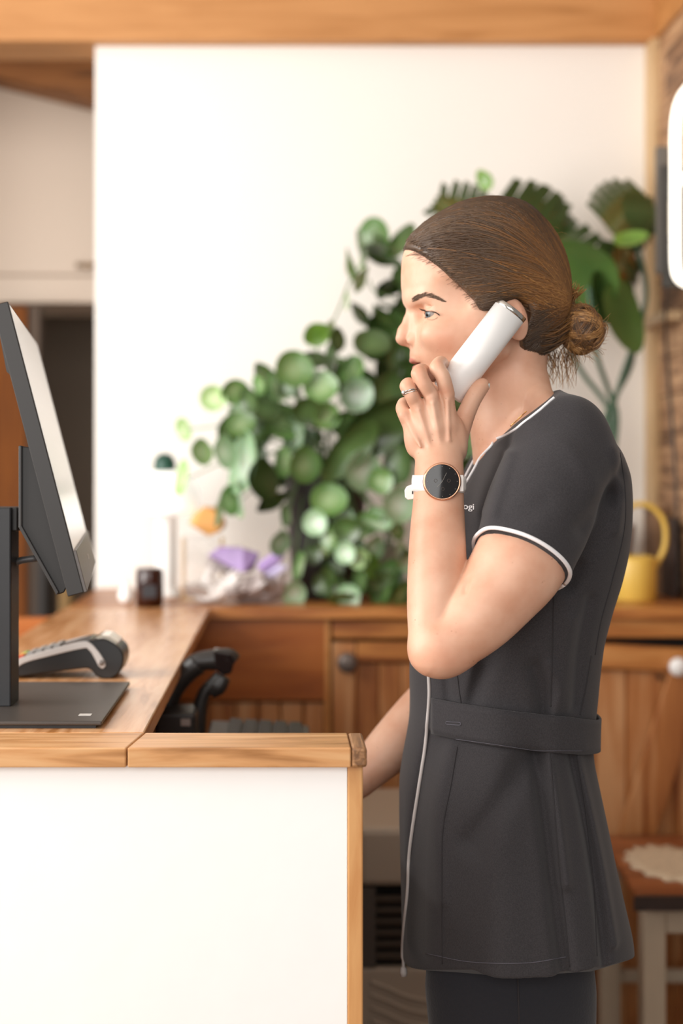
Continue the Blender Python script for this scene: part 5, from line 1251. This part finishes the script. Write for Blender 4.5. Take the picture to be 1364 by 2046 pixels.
TBe = bvh(np.array(flat), np.array([(q * 7 + k, q * 7 + k + 1, (q + 1) * 7 + k + 1, (q + 1) * 7 + k) for q in range(len(ord_) - 1) for k in range(6)]))
on('buttonhole', [(895, 1441), (905, 1442), (921, 1443), (921, 1448), (905, 1447), (895, 1446), (895, 1441)], 30, .0005, M_st, .0034, bl, 5, TBe)
on('belt_stitching', [(875, 1471), (960, 1483), (1070, 1498), (1160, 1499)], 60, .0004, M_st, .0032, bl, 5, TBe)
# trousers and shoes
def section_tube(name, rows, m, parent, n=40):
    vs = []; Q = crom(rows, 26)
    for (x, y, z, a, b) in Q:
        for i in range(n): t = 2 * math.pi * i / n; vs.append((x + a * math.cos(t), y + b * math.sin(t), z))
    fs = [(j * n + i, j * n + (i + 1) % n, (j + 1) * n + (i + 1) % n, (j + 1) * n + i) for j in range(25) for i in range(n)] + [tuple(range(n)), tuple(25 * n + i for i in range(n))]
    return MB().add(vs, fs).build(name, m, parent, True)
M_tr = mat('trouser_fabric', '#26262b', .88, 0, .25, sheen=.2, noise=(300, .08, .2))
tr = empty('trousers', ORG[woman]); tr.parent = woman; tr.location = (0, 0, 0)
for s in (1, -1):
    y0 = HD - s * .082; xc = AX(1015, 1.76) + (0 if s == 1 else .022); dx = .012
    lg = section_tube('trouser_leg', [(xc + .004, y0, .785, .092, .058), (xc + .002, y0, .74, .102, .068), (xc + .004, y0, .68, .101, .070), (xc + dx, y0, .45, .085, .07), (xc + dx, y0, .08, .075, .07)], M_tr, tr)
    if s == 1: gtube('side_seam', [(AX(1037, 1.683), y0 - .062, .775), (AX(1037, 1.683), y0 - .0685, .74), (AX(1039, 1.683), y0 - .0705, .68), (AX(1036, 1.69), y0 - .0705, .45)], .0012, M_seam, lg)
    x1 = xc + dx; sh_ = [(x1 - .17, .035), (x1 - .16, .05), (x1 - .10, .07), (x1 - .03, .095), (x1 + .05, .095), (x1 + .075, .06), (x1 + .075, .0), (x1 - .165, .0)]
    MB().prism([(x, y0 - .042, z) for x, z in sh_], (0, .084, 0)).build('shoe', mat('black_leather', '#1a1818', .4), woman, bevel=.012, seg=4)
# ------------------------------------------------------------------ phone, watch, ring
ph = thing('cordless_phone', tuple(P(950, 700, 1.742)), 'white cylindrical phone with a steel rim held against her ear', 'phone')
pa = at(1023, 617, 1.737); pb = at(893, 786, 1.745); axp = (pa - pb).normalized(); Lp = (pa - pb).length; rp = 34.5 * 1.74 / F_
M_wp = mat('white_satin', '#f4f2f0', .3)
MB().lathe(pb, [(0, 0), (rp * .9, 0), (rp, .002), (rp, Lp - .006), (rp * .995, Lp - .006)], 64, axp).build('phone_body', M_wp, ph, True)
MB().lathe(pb + axp * (Lp - .006), [(rp * .99, 0), (rp * 1.005, .0003), (rp * 1.005, .0058), (rp * .93, .0062), (rp * .90, .0052), (rp * .90, .001), (0, .001)], 64, axp).build('steel_rim', mat('brushed_steel', '#b9b4ae', .22, 1), ph, True)
MB().lathe(pb + axp * (Lp - .005), [(rp * .89, 0), (rp * .89, .002), (0, .0022)], 48, axp).build('speaker_end', mat('speaker_black', '#2b2522', .6), ph, True)
dn = Vector((0, -1, 0)); dn = (dn - axp * dn.dot(axp)).normalized()
MB().lathe(at(977, 683, 1.745 - rp) * 1.0, [(0, -.0006), (.0008, -.0006), (.0008, .003)], 10, -dn).build('microphone_hole', mat('speaker_black', '#2b2522', .6), ph, True)
# watch
wt = thing('wrist_watch', tuple(at(878, 963, 1.665)), 'round black-faced watch with rose gold rim and white strap on her raised wrist', 'watch')
wc_ = hit(TB, 881, 963) or at(880, 963, 1.66); tdn = (TB.ray_cast(EYE, (at(880, 963, 1) - EYE).normalized())[1]); wn = Vector((0, -1, 0)) * .93 + Vector((.02, 0, .06)); wn.normalize()
rw = 37.5 * 1.655 / F_
M_rg = mat('rose_gold', '#d9a384', .25, .9); M_ws = mat('white_silicone', '#efeae6', .45)
b0 = wc_ - wn * .001
MB().lathe(b0, [(0, 0), (rw * .9, 0), (rw * .96, .004), (rw * .96, .0085)], 56, wn).build('case', M_ws, wt, True)
MB().lathe(b0, [(rw * .97, .0035), (rw * 1.02, .005), (rw * 1.02, .0095), (rw * .95, .0108), (rw * .915, .0104)], 56, wn).build('bezel', M_rg, wt, True)
fcz = MB().lathe(b0, [(rw * .93, .0100), (rw * .5, .0106), (0, .0107)], 56, wn).build('watch_face', mat('watch_glass', '#171415', .08), wt, True)
ux = wn.cross(Vector((0, 0, 1))).normalized(); ux = ux if ux.x > 0 else -ux; uz = wn.cross(ux).normalized(); uz = uz if uz.z > 0 else -uz
M_hd = mat('watch_hand', '#8d847c', .4)
cw = b0 + wn * .0110
MB().tube([cw, cw + ux * .0050 + uz * .0100], .00018, 4).build('hour_hand', M_hd, wt); MB().tube([cw, cw - ux * .0060 - uz * .0062], .00018, 4).build('minute_hand', M_hd, wt)
for a in range(12):
    q = math.radians(a * 30); p = cw + (ux * math.sin(q) + uz * math.cos(q)) * rw * .80; MB().obox(p, ux, uz, wn, .0003, .0003, .0001).build('hour_mark', M_hd, wt)
for (dx, dz_) in ((-.0075, .001), (.0075, .001), (.0005, -.0085)):
    MB().lathe(cw + ux * dx + uz * dz_, [(.0016, 0), (.0018, .0001), (.0020, 0)], 16, wn).build('sub_dial', mat('sub_dial', '#4a403c', .4), wt)
# strap: band round the wrist marched on the body surface
ctrw = at(877, 967, 1.690); axw = (at(876, 930, 1.69) - at(874, 1000, 1.69)).normalized(); eu = Vector((1, 0, 0)); eu = (eu - axw * eu.dot(axw)).normalized(); ev = axw.cross(eu)
n = 64; ringp = []
for i in range(n):
    a = 2 * math.pi * i / n; d = eu * math.cos(a) + ev * math.sin(a); rws = []
    for k in (-1, 0, 1):
        ts = np.linspace(.006, .05, 120); c_ = ctrw + axw * k * .009; f_ = B.sample(np.array([tuple(c_ + d * t) for t in ts])); j = int(np.argmax(f_ > 0)); rws.append(ts[j] if f_[j] > 0 else .02)
    ringp.append(rws)
RP = np.array(ringp)
for _ in range(3): RP = (np.roll(RP, 1, 0) + 2 * RP + np.roll(RP, -1, 0)) / 4
mb = MB(); vs = []
for i in range(n):
    a = 2 * math.pi * i / n; d = eu * math.cos(a) + ev * math.sin(a); hw = .0095 + .0045 * max(0, math.cos(a - (math.pi / 2 if ev.y > 0 else -math.pi / 2) + math.pi)) ** 6
    rm = RP[i].max()
    for (k, o_) in ((-1, .0004), (-1, .0022), (-.5, .003), (.5, .003), (1, .0022), (1, .0004)): vs.append(ctrw + axw * hw * k + d * (RP[i][1] + o_ + .0002))
mb.add(vs, [(i * 6 + k, ((i + 1) % n) * 6 + k, ((i + 1) % n) * 6 + (k + 1) % 6, i * 6 + (k + 1) % 6) for i in range(n) for k in range(6)])
mb.build('strap', M_ws, wt, True)
tl = MB().prism([at(x, y, 1.688) for x, y in [(833, 966), (830, 997), (815, 999), (809, 994), (808, 980), (812, 972), (820, 969)]], (0, .003, 0)).build('strap_tail', M_ws, wt, bevel=.0012, seg=3)
MB().obox(at(824, 984, 1.6875), (1, 0, 0), (0, 0, 1), (0, 1, 0), .0006, .0018, .0004).build('strap_hole', M_dark, wt)
for dz_ in (-1,): MB().box(*[v for v in (at(917, 950, 1.668).x, at(925, 950, 1.668).x)], 1.664, 1.668, AZ(982, 1.668), AZ(949, 1.668)).build('strap_lug', M_ws, wt, bevel=.0008)
# rings on the ring finger
for nm, lab, t, r_, mt, gem in (('diamond_ring', 'silver ring with a small diamond on her ring finger', .38, .0011, mat('silver', '#c9c4bf', .2, 1), True), ('wedding_band', 'plain thin silver band below the diamond ring', .22, .0008, mat('silver', '#c9c4bf', .2, 1), False)):
    a = P(825, 797, 1.699); b = P(815, 773, 1.701); dr_ = (b - a).normalized(); c_ = a + (b - a) * (t + .25); u_ = dr_.cross(Vector((0, 1, 0))).normalized(); v_ = dr_.cross(u_)
    rg = thing(nm, tuple(c_), lab, 'ring'); tilt = .12
    rf = R(13.9) + .0005
    def rfa(q):
        d = u_ * math.cos(q) + v_ * math.sin(q); ts = np.linspace(.004, .0100, 60); f_ = B.sample(np.array([tuple(c_ + d * t_) for t_ in ts])); j = int(np.argmax(f_ > 0)); return (ts[j] if f_[j] > 0 else .0092) + .0003
    ptr = [c_ + (u_ * math.cos(q) + v_ * math.sin(q)) * rfa(q) + dr_ * .001 * math.cos(q) for q in np.linspace(0, 2 * math.pi, 41)]
    MB().tube(ptr, r_, 8, False).build('band', mt, rg, True)
    if gem:
        gp = min(ptr, key=lambda p: p.x + p.y * .6); gd = (gp - c_).normalized()
        MB().lathe(gp, [(0, 0), (.0022, .0022), (.0016, .0032), (0, .0034)], 8, gd).build('diamond', mat('diamond', '#f4f4f6', .02, 0, 1, trans=.6), rg)
# fine necklace
nk = hits(TB, [(1052, 822), (1035, 838), (1020, 852)], 12, .0006)
if len(nk) > 3:
    nc_ = thing('necklace', tuple(nk[0]), 'very fine gold chain at the base of her neck', 'necklace'); MB().tube(nk, .0006, 6).build('chain', mat('gold', '#e0b060', .2, 1), nc_, True)
